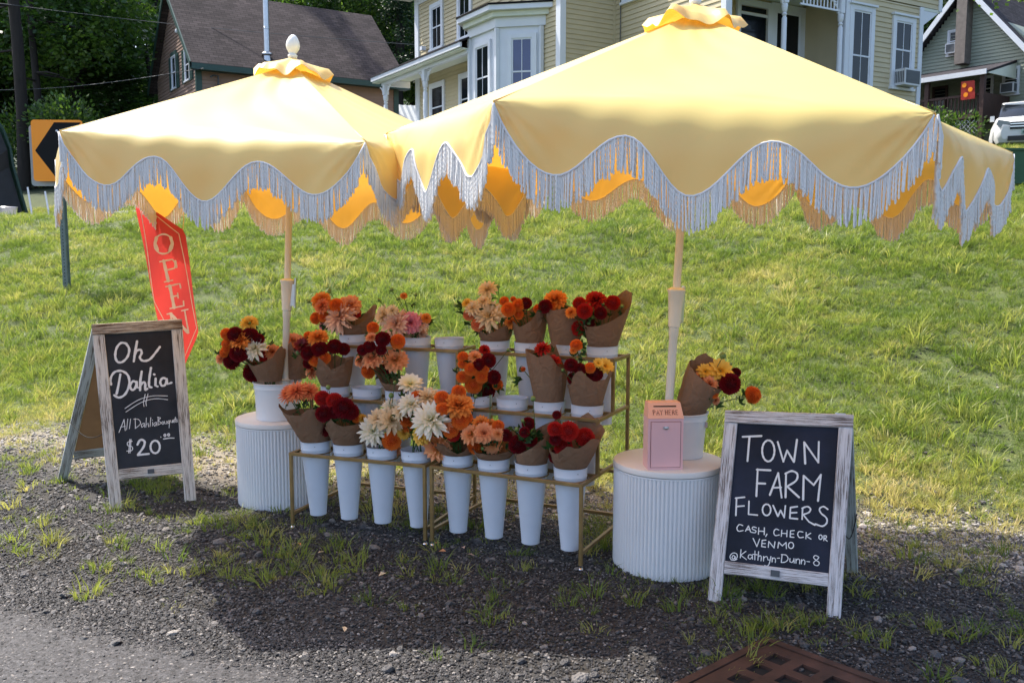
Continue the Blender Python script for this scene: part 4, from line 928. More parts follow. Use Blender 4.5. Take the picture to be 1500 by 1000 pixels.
# ------------------------------------------------------------------ chalkboard A-frame signs
def plane_hit(px, py, P0, n):
    a = (px - 750) / FPX; b = (500 - py) / FPX; d = Vector((a, cP + b * sP, -sP + b * cP)); return CAMV + d * ((P0 - CAMV).dot(n) / d.dot(n))
def strokes_on(name, parent, P0, n, conv, lines, w, mat, off=.0016, smooth=True):
    mb = MB()
    for ln in lines:
        ww = w
        if isinstance(ln, tuple) and ln and isinstance(ln[0], str):
            kind, ln, ww = ln
        pts = smoothpts([conv(*p) for p in ln], 4) if (smooth and len(ln) > 3) else [conv(*p) for p in ln]
        Q = [plane_hit(x, y, P0, n) for x, y in pts]; ribbon(mb, Q, ww, n, off)
        off += .00001
    return link(name, mb.mesh(name, mat), parent)
def oval(cx, cy, rx, ry, a0=-100, n=12, tilt=0.0): return [(cx + rx * math.cos(math.radians(a0 + 360 * k / n)) + tilt * math.sin(math.radians(a0 + 360 * k / n)), cy + ry * math.sin(math.radians(a0 + 360 * k / n))) for k in range(n + 1)]
def aframe(BL, BR, TL, TR, bBL, bBR, label, woodf, topm, woodb, board_back, sw=.058, leg=.10, face=None):
    BL, BR, TL, TR, bBL, bBR = map(Vector, (BL, BR, TL, TR, bBL, bBR))
    root = thing('chalkboard_sign', (BL + BR + bBL + bBR) / 4, label, 'A-frame sign')
    u = (BR - BL).normalized(); up = ((TL + TR) / 2 - (BL + BR) / 2).normalized(); n = u.cross(up).normalized()
    if n.y > 0: n = -n
    th = .022; hw = sw / 2; UP = lambda f: BL.lerp(TL, f); VP_ = lambda f: BR.lerp(TR, f)
    bar('stile', BL + u * hw, TL + u * hw, sw, th, woodf, root, side=u, bev=.003); bar('stile', BR - u * hw, TR - u * hw, sw, th, woodf, root, side=u, bev=.003)
    LL = (TL - BL).length; f1 = 1 - sw / 2 / LL; f0 = (leg + sw / 2) / LL
    bar('top_rail', UP(f1) + u * .0 + n * .003 + up * .002, VP_(f1) + n * .003 + up * .002, sw, th + .004, topm, root, side=up, bev=.003)
    bar('bottom_rail', UP(f0) + u * (sw + .001), VP_(f0) - u * (sw + .001), sw * .95, th - .003, woodf, root, side=up, bev=.003)
    A_, B_ = UP(f0) + u * sw + up * sw * .475, VP_(f0) - u * sw + up * sw * .475; C_, D_ = VP_(f1) - u * sw - up * sw * .47, UP(f1) + u * sw - up * sw * .47
    pb = MB(); e = .004
    P0_ = BL.lerp(TL, .5) - n * .002; vs = [A_ - u * e - up * e, B_ + u * e - up * e, C_ + u * e + up * e, D_ - u * e + up * e]; vs = [v - n * (v - P0_).dot(n) for v in vs]; pb.add(vs + [v - n * .006 for v in vs], [(0, 1, 2, 3), (4, 7, 6, 5), (0, 4, 5, 1), (1, 5, 6, 2), (2, 6, 7, 3), (3, 7, 4, 0)])
    bd = link('blackboard', pb.mesh('blackboard', face or M['board']), root)
    lm = MB(); c = UP(f0).lerp(VP_(f0), .5) + n * (th / 2 + .002); Mx, _ = zframe(c, c + n, u); lm.box(-.017, .017, -.012, .012, -.004, .004, Mx); link('catch', lm.mesh('catch', M['acgrille']), root)
    # rear leaf
    rn = (bBR - bBL).normalized(); tb = n * -.03; RL0, RL1, RR0, RR1 = bBL, TL + tb - Vector((0, 0, .006)), bBR, TR + tb - Vector((0, 0, .006))
    bar('rear_stile', RL0 + rn * hw, RL1 + u * hw, sw * .9, th, woodb, root, side=rn, bev=.003); bar('rear_stile', RR0 - rn * hw, RR1 - u * hw, sw * .9, th, woodb, root, side=rn, bev=.003)
    q = .17; bar('rear_rail', RL0.lerp(RL1, q) + rn * sw, RR0.lerp(RR1, q) - rn * sw, sw, th - .003, woodb, root, side=(RL1 - RL0).normalized(), bev=.003)
    bar('rear_rail', RL0.lerp(RL1, .96) + rn * sw, RR0.lerp(RR1, .96) - rn * sw, sw, th - .003, woodb, root, side=(RL1 - RL0).normalized(), bev=.003)
    pb = MB(); vs = [RL0.lerp(RL1, q + .02) + rn * sw, RR0.lerp(RR1, q + .02) - rn * sw, RR0.lerp(RR1, .95) - rn * sw, RL0.lerp(RL1, .95) + rn * sw]; rnn = rn.cross(RL1 - RL0).normalized()
    pb.add([v - rnn * .003 for v in vs] + [v + rnn * .003 for v in vs], [(0, 1, 2, 3), (4, 7, 6, 5), (0, 4, 5, 1), (1, 5, 6, 2), (2, 6, 7, 3), (3, 7, 4, 0)]); link('rear_board', pb.mesh('rear_board', board_back), root)
    # chains and hinges
    for s_ in (0, 1):
        a = (BL, BR)[s_].lerp((TL, TR)[s_], .40); b_ = (bBL, bBR)[s_].lerp((RL1, RR1)[s_], .40); cm = MB(); pts = [a.lerp(b_, t / 12) - Vector((0, 0, .05 * math.sin(math.pi * t / 12))) for t in range(13)]
        cm.tube(pts, .0025, 5); link('chain', cm.mesh('chain', M['pit_shade']), root)
        hm = MB(); hc = (TL + u * .05, TR - u * .05)[s_] + Vector((0, 0, .003)); Mx, _ = zframe(hc - n * .03, hc, u); hm.box(-.02, .02, -.002, .002, -.01, .035, Mx); link('hinge', hm.mesh('hinge', M['steel']), root)
    return root, BL.lerp(TL, .5) - n * .002, n
# right-hand sign
rs, P0r, nr_ = aframe((.80, 3.575, -.004), (1.275, 3.385, -.004), (.915, 3.83, .735), (1.39, 3.64, .752), (1.06, 4.10, -.004), (1.535, 3.885, -.004),
    'whitewashed chalkboard sign reading TOWN FARM FLOWERS on the gravel at the right', M['wornB'], M['wornB'], M['wornC'], M['mdf'], sw=.054, leg=.115, face=M['navyboard'])
cv = lambda x, y: (1060 + x / 4.0, 600 + y / 4.0)
strokes_on('headline_lettering', rs, P0r, nr_, cv, [
 [(112, 158), (222, 153)], [(152, 156), (140, 300)], oval(262, 240, 36, 62), [(317, 188), (350, 303)], [(350, 303), (372, 238)], [(372, 238), (412, 305)], [(412, 305), (430, 175)], [(478, 315), (472, 190)], [(472, 190), (555, 308)], [(555, 308), (558, 188)],
 [(200, 348), (192, 505)], [(195, 350), (275, 354)], [(195, 430), (244, 432)], [(271, 498), (320, 370)], [(320, 370), (340, 513)], [(292, 456), (336, 454)], [(366, 378), (363, 512)], [(362, 374), (400, 358), (432, 376), (424, 415), (372, 448)], [(372, 448), (442, 512)],
 [(466, 526), (469, 386)], [(469, 386), (528, 440)], [(528, 440), (570, 380)], [(570, 380), (553, 533)]], .0078, M['chalk'])
strokes_on('flowers_lettering', rs, P0r, nr_, cv, [
 [(76, 520), (72, 618)], [(70, 517), (123, 511)], [(74, 566), (120, 562)], [(149, 535), (146, 611)], [(146, 611), (198, 616)], oval(252, 585, 24, 33), [(290, 560), (318, 623)], [(318, 623), (334, 588)], [(334, 588), (355, 630)], [(355, 630), (362, 562)],
 [(392, 572), (388, 634)], [(388, 634), (433, 638)], [(392, 572), (432, 566)], [(391, 603), (428, 601)], [(463, 578), (460, 640)], [(460, 576), (490, 566), (509, 580), (500, 600), (466, 613)], [(466, 613), (500, 655), (535, 674)], [(610, 582), (585, 566), (562, 580), (572, 606), (602, 632), (604, 662), (578, 681), (538, 668)]], .0064, M['chalk'])
strokes_on('payment_lettering', rs, P0r, nr_, cv, [
 [(112, 677), (92, 671), (78, 692), (88, 710), (114, 706)], [(128, 710), (146, 679)], [(146, 679), (158, 714)], [(133, 701), (155, 700)], [(192, 690), (174, 685), (168, 697), (189, 708), (184, 719), (163, 716)], [(206, 690), (204, 728)], [(205, 709), (238, 711)], [(239, 690), (238, 730)], [(254, 727), (247, 741)],
 [(323, 703), (305, 698), (294, 716), (302, 735), (326, 732)], [(341, 704), (338, 740)], [(340, 722), (370, 724)], [(372, 706), (370, 742)], [(392, 708), (390, 744)], [(390, 744), (412, 746)], [(392, 708), (414, 706)], [(391, 726), (410, 726)], [(464, 715), (443, 712), (434, 728), (444, 747), (468, 745)], [(484, 718), (482, 754)], [(510, 722), (484, 738)], [(484, 738), (512, 756)],
 oval(568, 745, 10, 13), [(588, 738), (587, 765)], [(588, 736), (602, 738), (600, 750), (588, 752)], [(588, 752), (607, 768)],
 [(173, 752), (195, 800)], [(195, 800), (211, 756)], [(226, 764), (223, 800)], [(223, 800), (246, 803)], [(226, 764), (248, 762)], [(225, 782), (244, 782)], [(262, 804), (265, 770)], [(265, 770), (296, 808)], [(296, 808), (301, 772)], [(318, 808), (323, 774)], [(323, 774), (344, 796)], [(344, 796), (366, 776)], [(366, 776), (368, 812)], oval(395, 793, 15, 18)], .0042, M['chalk'])
strokes_on('handle_lettering', rs, P0r, nr_, cv, [
 [(68, 862), (58, 851), (49, 864), (58, 873), (70, 858), (66, 874), (80, 862), (76, 842), (54, 838), (38, 856), (44, 876), (64, 880), (78, 874)],
 [(102, 818), (98, 866)], [(131, 828), (100, 850)], [(100, 850), (134, 876)], [(166, 850), (150, 848), (144, 864), (156, 873), (167, 860)], [(168, 849), (170, 874)], [(184, 826), (183, 877)], [(172, 845), (197, 848)], [(205, 829), (201, 880)], [(202, 862), (214, 853), (221, 862), (219, 883)], [(234, 857), (234, 885)], [(234, 868), (243, 860), (252, 858)], [(256, 861), (260, 878), (274, 878)], [(277, 858), (268, 898), (256, 914), (240, 910)],
 [(285, 866), (284, 890)], [(284, 874), (296, 866), (304, 876), (303, 893)], [(314, 868), (328, 868)], [(343, 846), (338, 892)], [(338, 847), (366, 850), (378, 872), (362, 890), (338, 893)], [(389, 870), (389, 888), (402, 892), (411, 878)], [(412, 870), (414, 896)], [(424, 872), (424, 897)], [(424, 882), (437, 872), (446, 882), (445, 901)], [(456, 876), (455, 901)], [(456, 887), (468, 877), (477, 888), (474, 905)], [(488, 887), (504, 889)],
 [(556, 860), (538, 852), (527, 864), (542, 880), (560, 893), (554, 910), (534, 908), (528, 892), (548, 876), (558, 864)]], .0036, M['chalk'])
# left-hand sign
ls, P0l, nl_ = aframe((-2.205, 4.85, -.004), (-1.795, 5.035, -.004), (-2.385, 5.13, .985), (-1.945, 5.33, 1.0), (-2.79, 5.44, .0), (-2.30, 5.66, .02),
    'whitewashed chalkboard sign reading Oh Dahlia, standing at the left edge of the grass', M['wornA'], M['wornTop'], M['wornC'], M['mdf'], sw=.062, leg=.155)
cl_ = lambda x, y: (60 + x / 2.9412, 440 + y / 2.9412)
strokes_on('title_lettering', ls, P0l, nl_, cl_, [
 [(368, 186), (345, 183), (326, 205), (320, 240), (330, 264), (352, 264), (374, 240), (380, 208), (366, 186)], [(414, 176), (406, 220), (400, 262)], [(402, 240), (412, 218), (428, 212), (434, 226), (426, 246), (440, 260), (468, 254), (496, 222), (512, 200)],
 [(342, 318), (334, 365), (326, 402)], [(302, 362), (300, 335), (318, 308), (350, 304), (376, 325), (380, 365), (362, 404), (336, 418), (316, 408)], [(411, 352), (396, 348), (384, 366), (390, 384), (404, 380), (412, 356)], [(412, 350), (414, 376), (426, 374)],
 [(434, 306), (428, 345), (427, 386)], [(428, 368), (440, 352), (449, 358), (449, 384), (458, 380)], [(474, 290), (467, 335), (466, 368), (476, 374)], [(494, 336), (493, 366), (502, 370)], [(540, 338), (524, 334), (514, 350), (520, 366), (534, 364), (542, 342)], [(542, 338), (545, 360), (562, 354)], [(487, 318), (489, 319)]], .0125, M['chalk'])
strokes_on('flourish', ls, P0l, nl_, cl_, [[(362, 465), (420, 428), (480, 411), (545, 411)], [(366, 480), (430, 440), (490, 423), (546, 427)], [(449, 404), (441, 440), (444, 456)], [(461, 402), (452, 440), (454, 454)]], .0038, M['chalk'])
strokes_on('small_lettering', ls, P0l, nl_, cl_, [
 [(336, 568), (358, 512)], [(358, 512), (363, 560)], [(343, 545), (363, 541)], [(374, 510), (369, 556)], [(386, 510), (381, 552)], [(406, 508), (407, 550)], [(400, 511), (420, 512), (429, 530), (406, 551)], [(444, 528), (433, 534), (435, 546), (445, 536)], [(445, 528), (447, 546)], [(454, 505), (452, 545)], [(453, 536), (461, 527), (464, 544)], [(473, 504), (470, 542)], [(481, 524), (480, 540)], [(480, 514), (481, 516)], [(495, 524), (486, 531), (490, 541), (497, 530)], [(497, 524), (499, 539)],
 [(505, 502), (504, 536)], [(502, 503), (515, 506), (506, 517), (518, 527), (504, 536)], oval(525, 527, 4, 6, n=8), [(532, 520), (534, 531), (541, 529)], [(542, 519), (543, 531)], [(551, 517), (546, 523), (550, 529), (554, 520)], [(554, 517), (552, 548)], [(558, 516), (560, 526), (565, 522)], [(566, 515), (567, 526)], [(570, 521), (575, 518), (571, 514), (569, 522), (575, 525)], [(579, 502), (578, 524)], [(574, 511), (584, 509)], [(588, 513), (583, 516), (588, 521), (583, 524)]], .0036, M['chalk'])
strokes_on('price_lettering', ls, P0l, nl_, cl_, [
 [(393, 606), (374, 610), (374, 624), (393, 630), (392, 645), (370, 648)], [(383, 598), (378, 656)], [(388, 598), (384, 656)], ('w', [(416, 620), (428, 600), (446, 606), (442, 630), (418, 664)], .012), ('w', [(418, 665), (464, 660)], .012), ('w', oval(492, 630, 20, 27), .011), [(516, 587), (517, 589)], ('w', oval(534, 580, 4, 5, n=8), .006), ('w', oval(550, 578, 4, 5, n=8), .006), ('w', [(528, 596), (554, 592), (573, 592)], .006)], .0046, M['chalk'])

# ------------------------------------------------------------------ OPEN banner hanging from the farther umbrella
fo = at(235, 300, 5.62); fn_ = Vector((.18, -1, .02)).normalized()
flag = thing('open_banner', at(238, 530, 5.62), 'red vertical OPEN banner with cream lettering, hung behind the dahlia chalkboard', 'banner')
out2 = [(196, 289), (271, 338), (291, 488), (272, 532), (237, 500)]
mb = MB(); NR_ = 26; ll = []; rrw = []
def along(poly, f):
    Ls = [math.dist(a, b) for a, b in zip(poly, poly[1:])]; d = f * sum(Ls)
    for (a, b), l in zip(zip(poly, poly[1:]), Ls):
        if d <= l or (a, b) == (poly[-2], poly[-1]): t = min(1, d / l); return (a[0] + (b[0] - a[0]) * t, a[1] + (b[1] - a[1]) * t)
        d -= l
for i in range(NR_ + 1):
    f = i / NR_; yl = 289 + (532 - 289) * f; 
    def xat(poly, y):
        for a, b in zip(poly, poly[1:]):
            if a[1] <= y <= b[1]: return a[0] + (b[0] - a[0]) * (y - a[1]) / max(1e-6, b[1] - a[1])
        return poly[-1][0]
    xl = xat([(196, 289), (237, 500), (272, 532)], yl); xr = xat([(196, 289), (271, 338), (291, 488), (272, 532)], yl)
    for j in range(9):
        x = xl + (xr - xl) * j / 8; p = plane_hit(x, yl, fo, fn_); mb.v.append(tuple(p + fn_ * (.012 * math.sin(x * .09 + yl * .03)))); mb.at.append(0)
for i in range(NR_):
    for j in range(8): mb.f.append((i * 9 + j, i * 9 + j + 1, i * 9 + 10 + j, i * 9 + 9 + j)); mb.mi.append(0)
link('cloth', mb.mesh('cloth', M['flagred'], smooth='all'), flag)
cf = lambda x, y: (x / 3.125, 160 + y / 3.125)
z8 = lambda x, y: ((60 + x / 2.9412) * 3.125, (440 + y / 2.9412 - 160) * 3.125)
border = [(640, 430), (820, 570), z8(672, 118), z8(622, 238), z8(560, 150), (708, 880), (640, 430)]
def flagstrokes(nm, lines, w, off): 
    mb = MB()
    for ln in lines:
        if isinstance(ln[0], str): _, ln, ww = ln
        else: ww = w
        pts = ln
        fine = []
        for a, b in zip(pts, pts[1:]):
            k = max(1, int(math.dist(a, b) / 12)); fine += [(a[0] + (b[0] - a[0]) * t / k, a[1] + (b[1] - a[1]) * t / k) for t in range(k)]
        fine.append(pts[-1]); Q = []
        for p in fine:
            x, y = cf(*p); q = plane_hit(x, y, fo, fn_); Q.append(q + fn_ * (.012 * math.sin(x * .09 + y * .03)))
        ribbon(mb, Q, ww, fn_, off); off += .00004
    link(nm, mb.mesh(nm, M['flagcream']), flag)
flagstrokes('border_line', [border], .0048, .003)
O_out = oval(750, 617, 42, 44, n=24)
flagstrokes('open_lettering', [
 ('w', [(x, y) for x, y in oval(750, 617, 44, 45, n=20)], .010), ('w', [(716, 588), (710, 615), (722, 645)], .019), ('w', [(784, 588), (791, 615), (780, 645)], .019),
 ('w', [(752, 694), (771, 786)], .019), ('w', [(735, 698), (790, 687), (806, 706), (798, 728), (762, 737)], .010), ('w', [(803, 696), (806, 722)], .016), ('w', [(754, 790), (790, 783)], .008),
 ('w', [(777, 808), (796, 908)], .019), ('w', [(760, 812), (822, 798), (826, 818)], .009), ('w', [(786, 858), (812, 853)], .009), ('w', [(812, 842), (815, 864)], .008), ('w', [(778, 912), (842, 899), (840, 878)], .009),
 ('w', [(778, 935), (800, 1035)], .009), ('w', [(764, 938), (785, 933)], .008), ('w', [(785, 1040), (812, 1034)], .008), ('w', [(780, 936), (862, 1020)], .018), ('w', [(846, 918), (866, 1022)], .009), ('w', [(832, 922), (862, 915)], .008)], .012, .004)
for (x, y) in ((199, 291), (268, 337)):
    mb = MB(); p = plane_hit(x, y, fo, fn_); mb.tube([p, p + Vector((.0, .02, .07)), p + Vector((-.01, .05, .16))], .0022, 5); link('tie_cord', mb.mesh('tie_cord', M['flagcream']), flag)

# ------------------------------------------------------------------ curve chevron sign on the slope
cz = gz(-5.64, 11.5)
ch = thing('chevron_sign', (-5.64, 11.5, cz), 'orange road curve sign with a black left-pointing chevron on a green post', 'road sign', rz=R(4)); W = ch.matrix_basis
zc = 2.585 - cz
def rrect(w, h, r, n=5):
    P = []
    for cx, cy, a0 in ((w / 2 - r, h / 2 - r, 0), (-w / 2 + r, h / 2 - r, 90), (-w / 2 + r, -h / 2 + r, 180), (w / 2 - r, -h / 2 + r, 270)):
        P += [(cx + r * math.cos(math.radians(a0 + 90 * k / n)), cy + r * math.sin(math.radians(a0 + 90 * k / n))) for k in range(n + 1)]
    return P
def plate(poly, y0, y1, zc, dx=0, M_=None):
    m = MB(); n = len(poly); vs = [(x + dx, y0, z + zc) for x, z in poly] + [(x + dx, y1, z + zc) for x, z in poly]
    m.add(vs, [tuple(range(n))[::-1], tuple(range(n, 2 * n))] + [(i, (i + 1) % n, n + (i + 1) % n, n + i) for i in range(n)]); return m
link('panel', plate(rrect(.62, .75, .04), -.035, -.032, zc).mesh('panel', M['signorange']), ch, W)
m = MB(); y = -.0365
P = [(-.275, zc), (-.03, zc + .345), (.29, zc + .345), (.045, zc), (.29, zc - .345), (-.03, zc - .345)]
m.add([(x, y, z) for x, z in P], [(0, 3, 2, 1), (0, 5, 4, 3)]); link('chevron', m.mesh('chevron', M['black']), ch, W)
link('rear_panel', plate(rrect(.62, .75, .04), .034, .037, zc - .055, -.07).mesh('rear_panel', M['signgrey']), ch, W @ Matrix.Rotation(R(-3), 4, 'Z'))
m = MB(); t = .004
for (a0, a1, b0, b1) in ((-.03, .03, -.03, -.026), (-.03, -.026, -.026, .03), (.026, .03, -.026, .03), (-.045, -.03, .026, .03), (.03, .045, .026, .03)): m.box(a0, a1, b0, b1, -.3, zc + .30)
link('post', m.mesh('post', M['post']), ch, W)
m = MB()
for k in range(44): m.box(-.005, .005, -.0305, -.0295, .03 + .042 * k, .045 + .042 * k)
link('post_holes', m.mesh('post_holes', M['black']), ch, W, kind='stuff')
for z_ in (zc + .24, zc - .24):
    m = MB(); m.lathe([(.001, 0), (.014, 0), (.014, .008), (.001, .01)], 10, M=Matrix.Translation((0, -.037, z_)) @ Matrix.Rotation(R(90), 4, 'X')); link('bolt', m.mesh('bolt', M['steel']), ch, W)

# ------------------------------------------------------------------ storm drain grate
g0 = Vector((.925, 3.125, 0)); ga = Vector((-.366, -.322, 0)).normalized(); gb = Vector((.29, -.322, 0)).normalized()
gb = (gb - ga * ga.dot(gb) * .9).normalized()
gr_ = thing('storm_drain', g0 + (ga + gb) * .3, 'rusty cast iron storm drain grate with square holes set in the gravel', 'drain grate')
Mg = Matrix((ga, gb, Vector((0, 0, 1)))).transposed().to_4x4(); Mg.translation = g0
S_ = .62; m = MB(); m.box(.01, S_ - .01, .01, S_ - .01, .004, .010, Mg); link('pit_shade', m.mesh('pit_shade', M['pit_shade']), gr_)  # thin black sheet on the ground stands in for the shade below the holes
for (a, b_, c_, d_) in ((-.035, S_ + .035, -.035, -.004), (-.035, S_ + .035, S_ + .004, S_ + .035), (-.035, -.004, -.004, S_ + .004), (S_ + .004, S_ + .035, -.004, S_ + .004)):
    m = MB(); m.box(a, b_, c_, d_, -.02, .026, Mg); link('frame_side', m.mesh('frame_side', M['rust']), gr_)
m = MB(); nh = 5; hs = .066; pitch = (S_ - .07) / nh; xs = [0.0]
for k in range(nh): xs += [.035 + pitch * (k + .5) - hs / 2, .035 + pitch * (k + .5) + hs / 2]
xs.append(S_)
for i in range(len(xs) - 1):
    for j in range(len(xs) - 1):
        if i % 2 == 1 and j % 2 == 1: continue
        m.add([Mg @ Vector((x, y, .022)) for x, y in ((xs[i], xs[j]), (xs[i + 1], xs[j]), (xs[i + 1], xs[j + 1]), (xs[i], xs[j + 1]))], [(0, 1, 2, 3)])
        for (x0, y0, x1, y1, hi, hj) in ((xs[i], xs[j], xs[i + 1], xs[j], i, j - 1), (xs[i + 1], xs[j], xs[i + 1], xs[j + 1], i + 1, j), (xs[i + 1], xs[j + 1], xs[i], xs[j + 1], i, j + 1), (xs[i], xs[j + 1], xs[i], xs[j], i - 1, j)):
            if hi % 2 == 1 and hj % 2 == 1 or hi < 0 or hj < 0 or hi >= len(xs) - 1 or hj >= len(xs) - 1:
                m.add([Mg @ Vector(p) for p in ((x0, y0, .022), (x0, y0, -.0), (x1, y1, -.0), (x1, y1, .022))], [(0, 1, 2, 3)])
link('grate', m.mesh('grate', M['rust']), gr_)

# fallen petals near the racks
for (px, py, c, lb) in ((640, 794, 'P', 'salmon petal on the soil under the gap between the two racks'), (648, 806, 'P', 'salmon petal just in front of the middle rack feet'), (679, 800, 'p', 'pale pink petal on the soil below the fifth front vase'), (505, 921, 'C', 'lone cream petal on the gravel far in front of the racks'),
        (438, 798, 'P', 'salmon petal in front of the left rack foot'), (470, 808, 'C', 'cream petal on the soil in front of the left rack'), (905, 790, 'P', 'salmon petal on the soil at the left of the pink box pedestal'), (690, 812, 'p', 'pale pink petal nearest the road below the fifth front vase'), (1412, 800, 'W', 'white petal on the sunlit gravel right of the farm sign'), (560, 842, 'C', 'cream petal on the bare soil in front of the left rack middle')):
    p = at(px, py, 4); d = (p - CAMV); t = (0.008 - CAM_H) / d.z; p = CAMV + d * t; m = MB(); a = random.uniform(0, 6); s = .02
    c_, s_ = math.cos(a) * s, math.sin(a) * s; z = gz(p.x, p.y)
    m.add([(p.x - c_, p.y - s_, z + .006), (p.x - s_ * .5, p.y + c_ * .5, z + .018), (p.x + c_, p.y + s_, z + .010), (p.x + s_ * .5, p.y - c_ * .5, z + .012)], [(0, 1, 2, 3)], 0, [.8] * 4)
    o = m.build('fallen_petal', PM[c], attr='s'); tag(o, lb, 'petal', 'fallen dahlia petals'); center(o)

# ------------------------------------------------------------------ houses
class HB:
    """Local frame of a building: X along its front, Y to the back, Z world height."""
    def __init__(s, O, b, root): 
        b = Vector((b[0], b[1], 0)).normalized(); a = Vector((-b.y, b.x, 0)); s.M = Matrix((b, a, Vector((0, 0, 1)))).transposed().to_4x4(); s.M.translation = (O[0], O[1], 0); s.root = root
    def part(s, name, mb, mat, parent=None, smooth=False, kind=None): return link(name, mb.mesh(name, mat, smooth), parent or s.root, s.M, kind)
    def boxp(s, name, x0, x1, y0, y1, z0, z1, mat, parent=None): m = MB(); m.box(x0, x1, y0, y1, z0, z1); return s.part(name, m, mat, parent)
def wallM(p, dirx):
    """Matrix for things on a wall: local x along the wall, y OUT of the wall, z up (right-handed when dirx is chosen so)."""
    x = Vector((dirx[0], dirx[1], 0)).normalized(); y = Vector((0, 0, 1)).cross(x); M_ = Matrix((x, y, Vector((0, 0, 1)))).transposed().to_4x4(); M_.translation = p; return M_
def siding(hb, Mw, L0, L1, z0, z1, mat, exp=.11, clip=None, thick=.024):
    m = MB(); z = z0
    while z < z1 - .01:
        zt = min(z + exp, z1); a, b = (L0, L1) if clip is None else clip((z + zt) / 2)
        if b > a:
            y0, y1 = thick, .003
            m.add([(a, y0, z), (b, y0, z), (b, y1, zt), (a, y1, zt), (a, -.01, z), (b, -.01, z)], [(3, 2, 1, 0), (0, 1, 5, 4)])
        z += exp
    o = link('siding', m.mesh('siding', mat), hb.root, hb.M @ Mw, 'stuff'); return o
def window(hb, Mw, cx, z0, z1, w, trim, glass, cas=.11, muntin=0, hood=False, parent=None, ac=False, sash=True, name='window', depth=.065):
    """Casing proud of the wall, two sashes, glass set back in them."""
    W = hb.M @ Mw; P = parent or hb.root; m = MB(); x0, x1 = cx - w / 2, cx + w / 2
    for bx_ in ((x0 - cas, x0, 0, depth, z0 - .04, z1 + cas), (x1, x1 + cas, 0, depth, z0 - .04, z1 + cas), (x0 - .002, x1 + .002, 0, depth - .002, z1, z1 + cas - .002), (x0 - cas - .03, x1 + cas + .03, 0, depth + .035, z0 - .10, z0 - .04)): m.box(*bx_)
    if hood: m.box(x0 - cas - .04, x1 + cas + .04, 0, depth + .05, z1 + cas, z1 + cas + .045); 
    fr = link(name, m.mesh(name, trim), P, W)
    s = .038; zm = (z0 + z1) / 2 if not ac else z0 + (z1 - z0) * .56
    for (a, b_, yy) in ((zm - s / 2, z1, .044), (z0 - .04, zm + s / 2, .038)) if sash else ((z0 - .04, z1, .044),):
        m = MB()
        for q in ((x0, x0 + s, .004, yy, a, b_), (x1 - s, x1, .004, yy, a, b_), (x0 + s, x1 - s, .004, yy - .001, a, a + s), (x0 + s, x1 - s, .004, yy - .001, b_ - s, b_)): m.box(*q)
        if muntin: 
            for k in range(muntin): xm = x0 + (x1 - x0) * (k + 1) / (muntin + 1); m.box(xm - .009, xm + .009, .004, yy - .003, a + s, b_ - s)
        link('sash', m.mesh('sash', trim), fr, W)
        m = MB(); m.box(x0 + s, x1 - s, .003, .030, a + s, b_ - s); link('pane', m.mesh('pane', glass), fr, W)
    if ac:
        m = MB(); aw = min(w * .98, .62); m.box(cx - aw / 2, cx + aw / 2, .0, .34, z0 - .02, z0 + .36); o = link('window_air_conditioner', m.mesh('window_air_conditioner', M['ac']), P, W)
        m = MB(); m.box(cx - aw / 2 + .04, cx + aw / 2 - .04, .341, .346, z0 + .02, z0 + .32)
        m.box(cx - aw / 2 - .005, cx - aw / 2 - .001, .08, .30, z0 + .03, z0 + .31); link('coil_grille', m.mesh('coil_grille', M['acgrille']), o, W)
        m = MB()
        for k in range(6): m.box(cx + aw / 2 + .001, cx + aw / 2 + .006, .06 + .045 * k, .085 + .045 * k, z0 + .04, z0 + .30)
        link('side_vent', m.mesh('side_vent', M['acgrille']), o, W)
    return fr

# --- the cream yellow house
yh = thing('yellow_house', (7.0, 23.0, gz(7, 23)), 'two storey cream yellow clapboard house with white trim, bay window and porches', 'house')
Hh = HB((4.54, 19.6), (.86, .51), yh)
G = 2.6  # below the ground on every side
front = lambda x, y: wallM((x, y, 0), (-1, 0))        # wall facing -Y (towards the road); local x runs -X
left = lambda x, y: wallM((x, y, 0), (0, 1))          # wall facing -X; local x runs +Y
YS, WT = M['yellow_side'], M['white_trim']
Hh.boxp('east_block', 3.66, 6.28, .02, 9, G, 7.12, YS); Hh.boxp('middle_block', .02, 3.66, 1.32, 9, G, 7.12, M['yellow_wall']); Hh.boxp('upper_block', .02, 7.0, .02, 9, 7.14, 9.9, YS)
Hh.boxp('west_block', -1.50, .02, 4.0, 12.2, G, 9.1, YS); Hh.boxp('rear_block', .02, 5, 9, 12.2, G, 9.1, YS)
# front, first floor right
siding(Hh, front(0, 0), -6.28, -3.66, 4.2, 7.12, YS, .115); siding(Hh, front(0, 0), -7.0, -.02, 7.14, 9.9, YS, .115)
Hh.boxp('corner_board', 6.20, 6.34, -.045, .06, G, 7.12, WT); Hh.boxp('corner_board', 3.54, 3.68, -.05, .10, G, 7.12, WT)
Hh.boxp('corner_board', 6.92, 7.04, -.045, .08, 7.10, 9.9, WT); Hh.boxp('corner_board', -.14, .03, -.045, .10, G, 9.9, WT)
m = MB(); m.box(6.36, 7.0, -.02, 9, 7.06, 7.13); Hh.part('soffit', m, M['soffit'])
m = MB(); m.add([(6.34, -.03, 6.70), (6.34, .03, 6.70), (6.34, .03, 7.05), (6.34, -.03, 7.05), (7.0, -.03, 7.05), (7.0, .03, 7.05), (6.9, -.03, 7.05), (6.9, .03, 7.05)], [(0, 6, 3), (1, 2, 7), (0, 1, 7, 6)]); Hh.part('corner_bracket', m, WT)
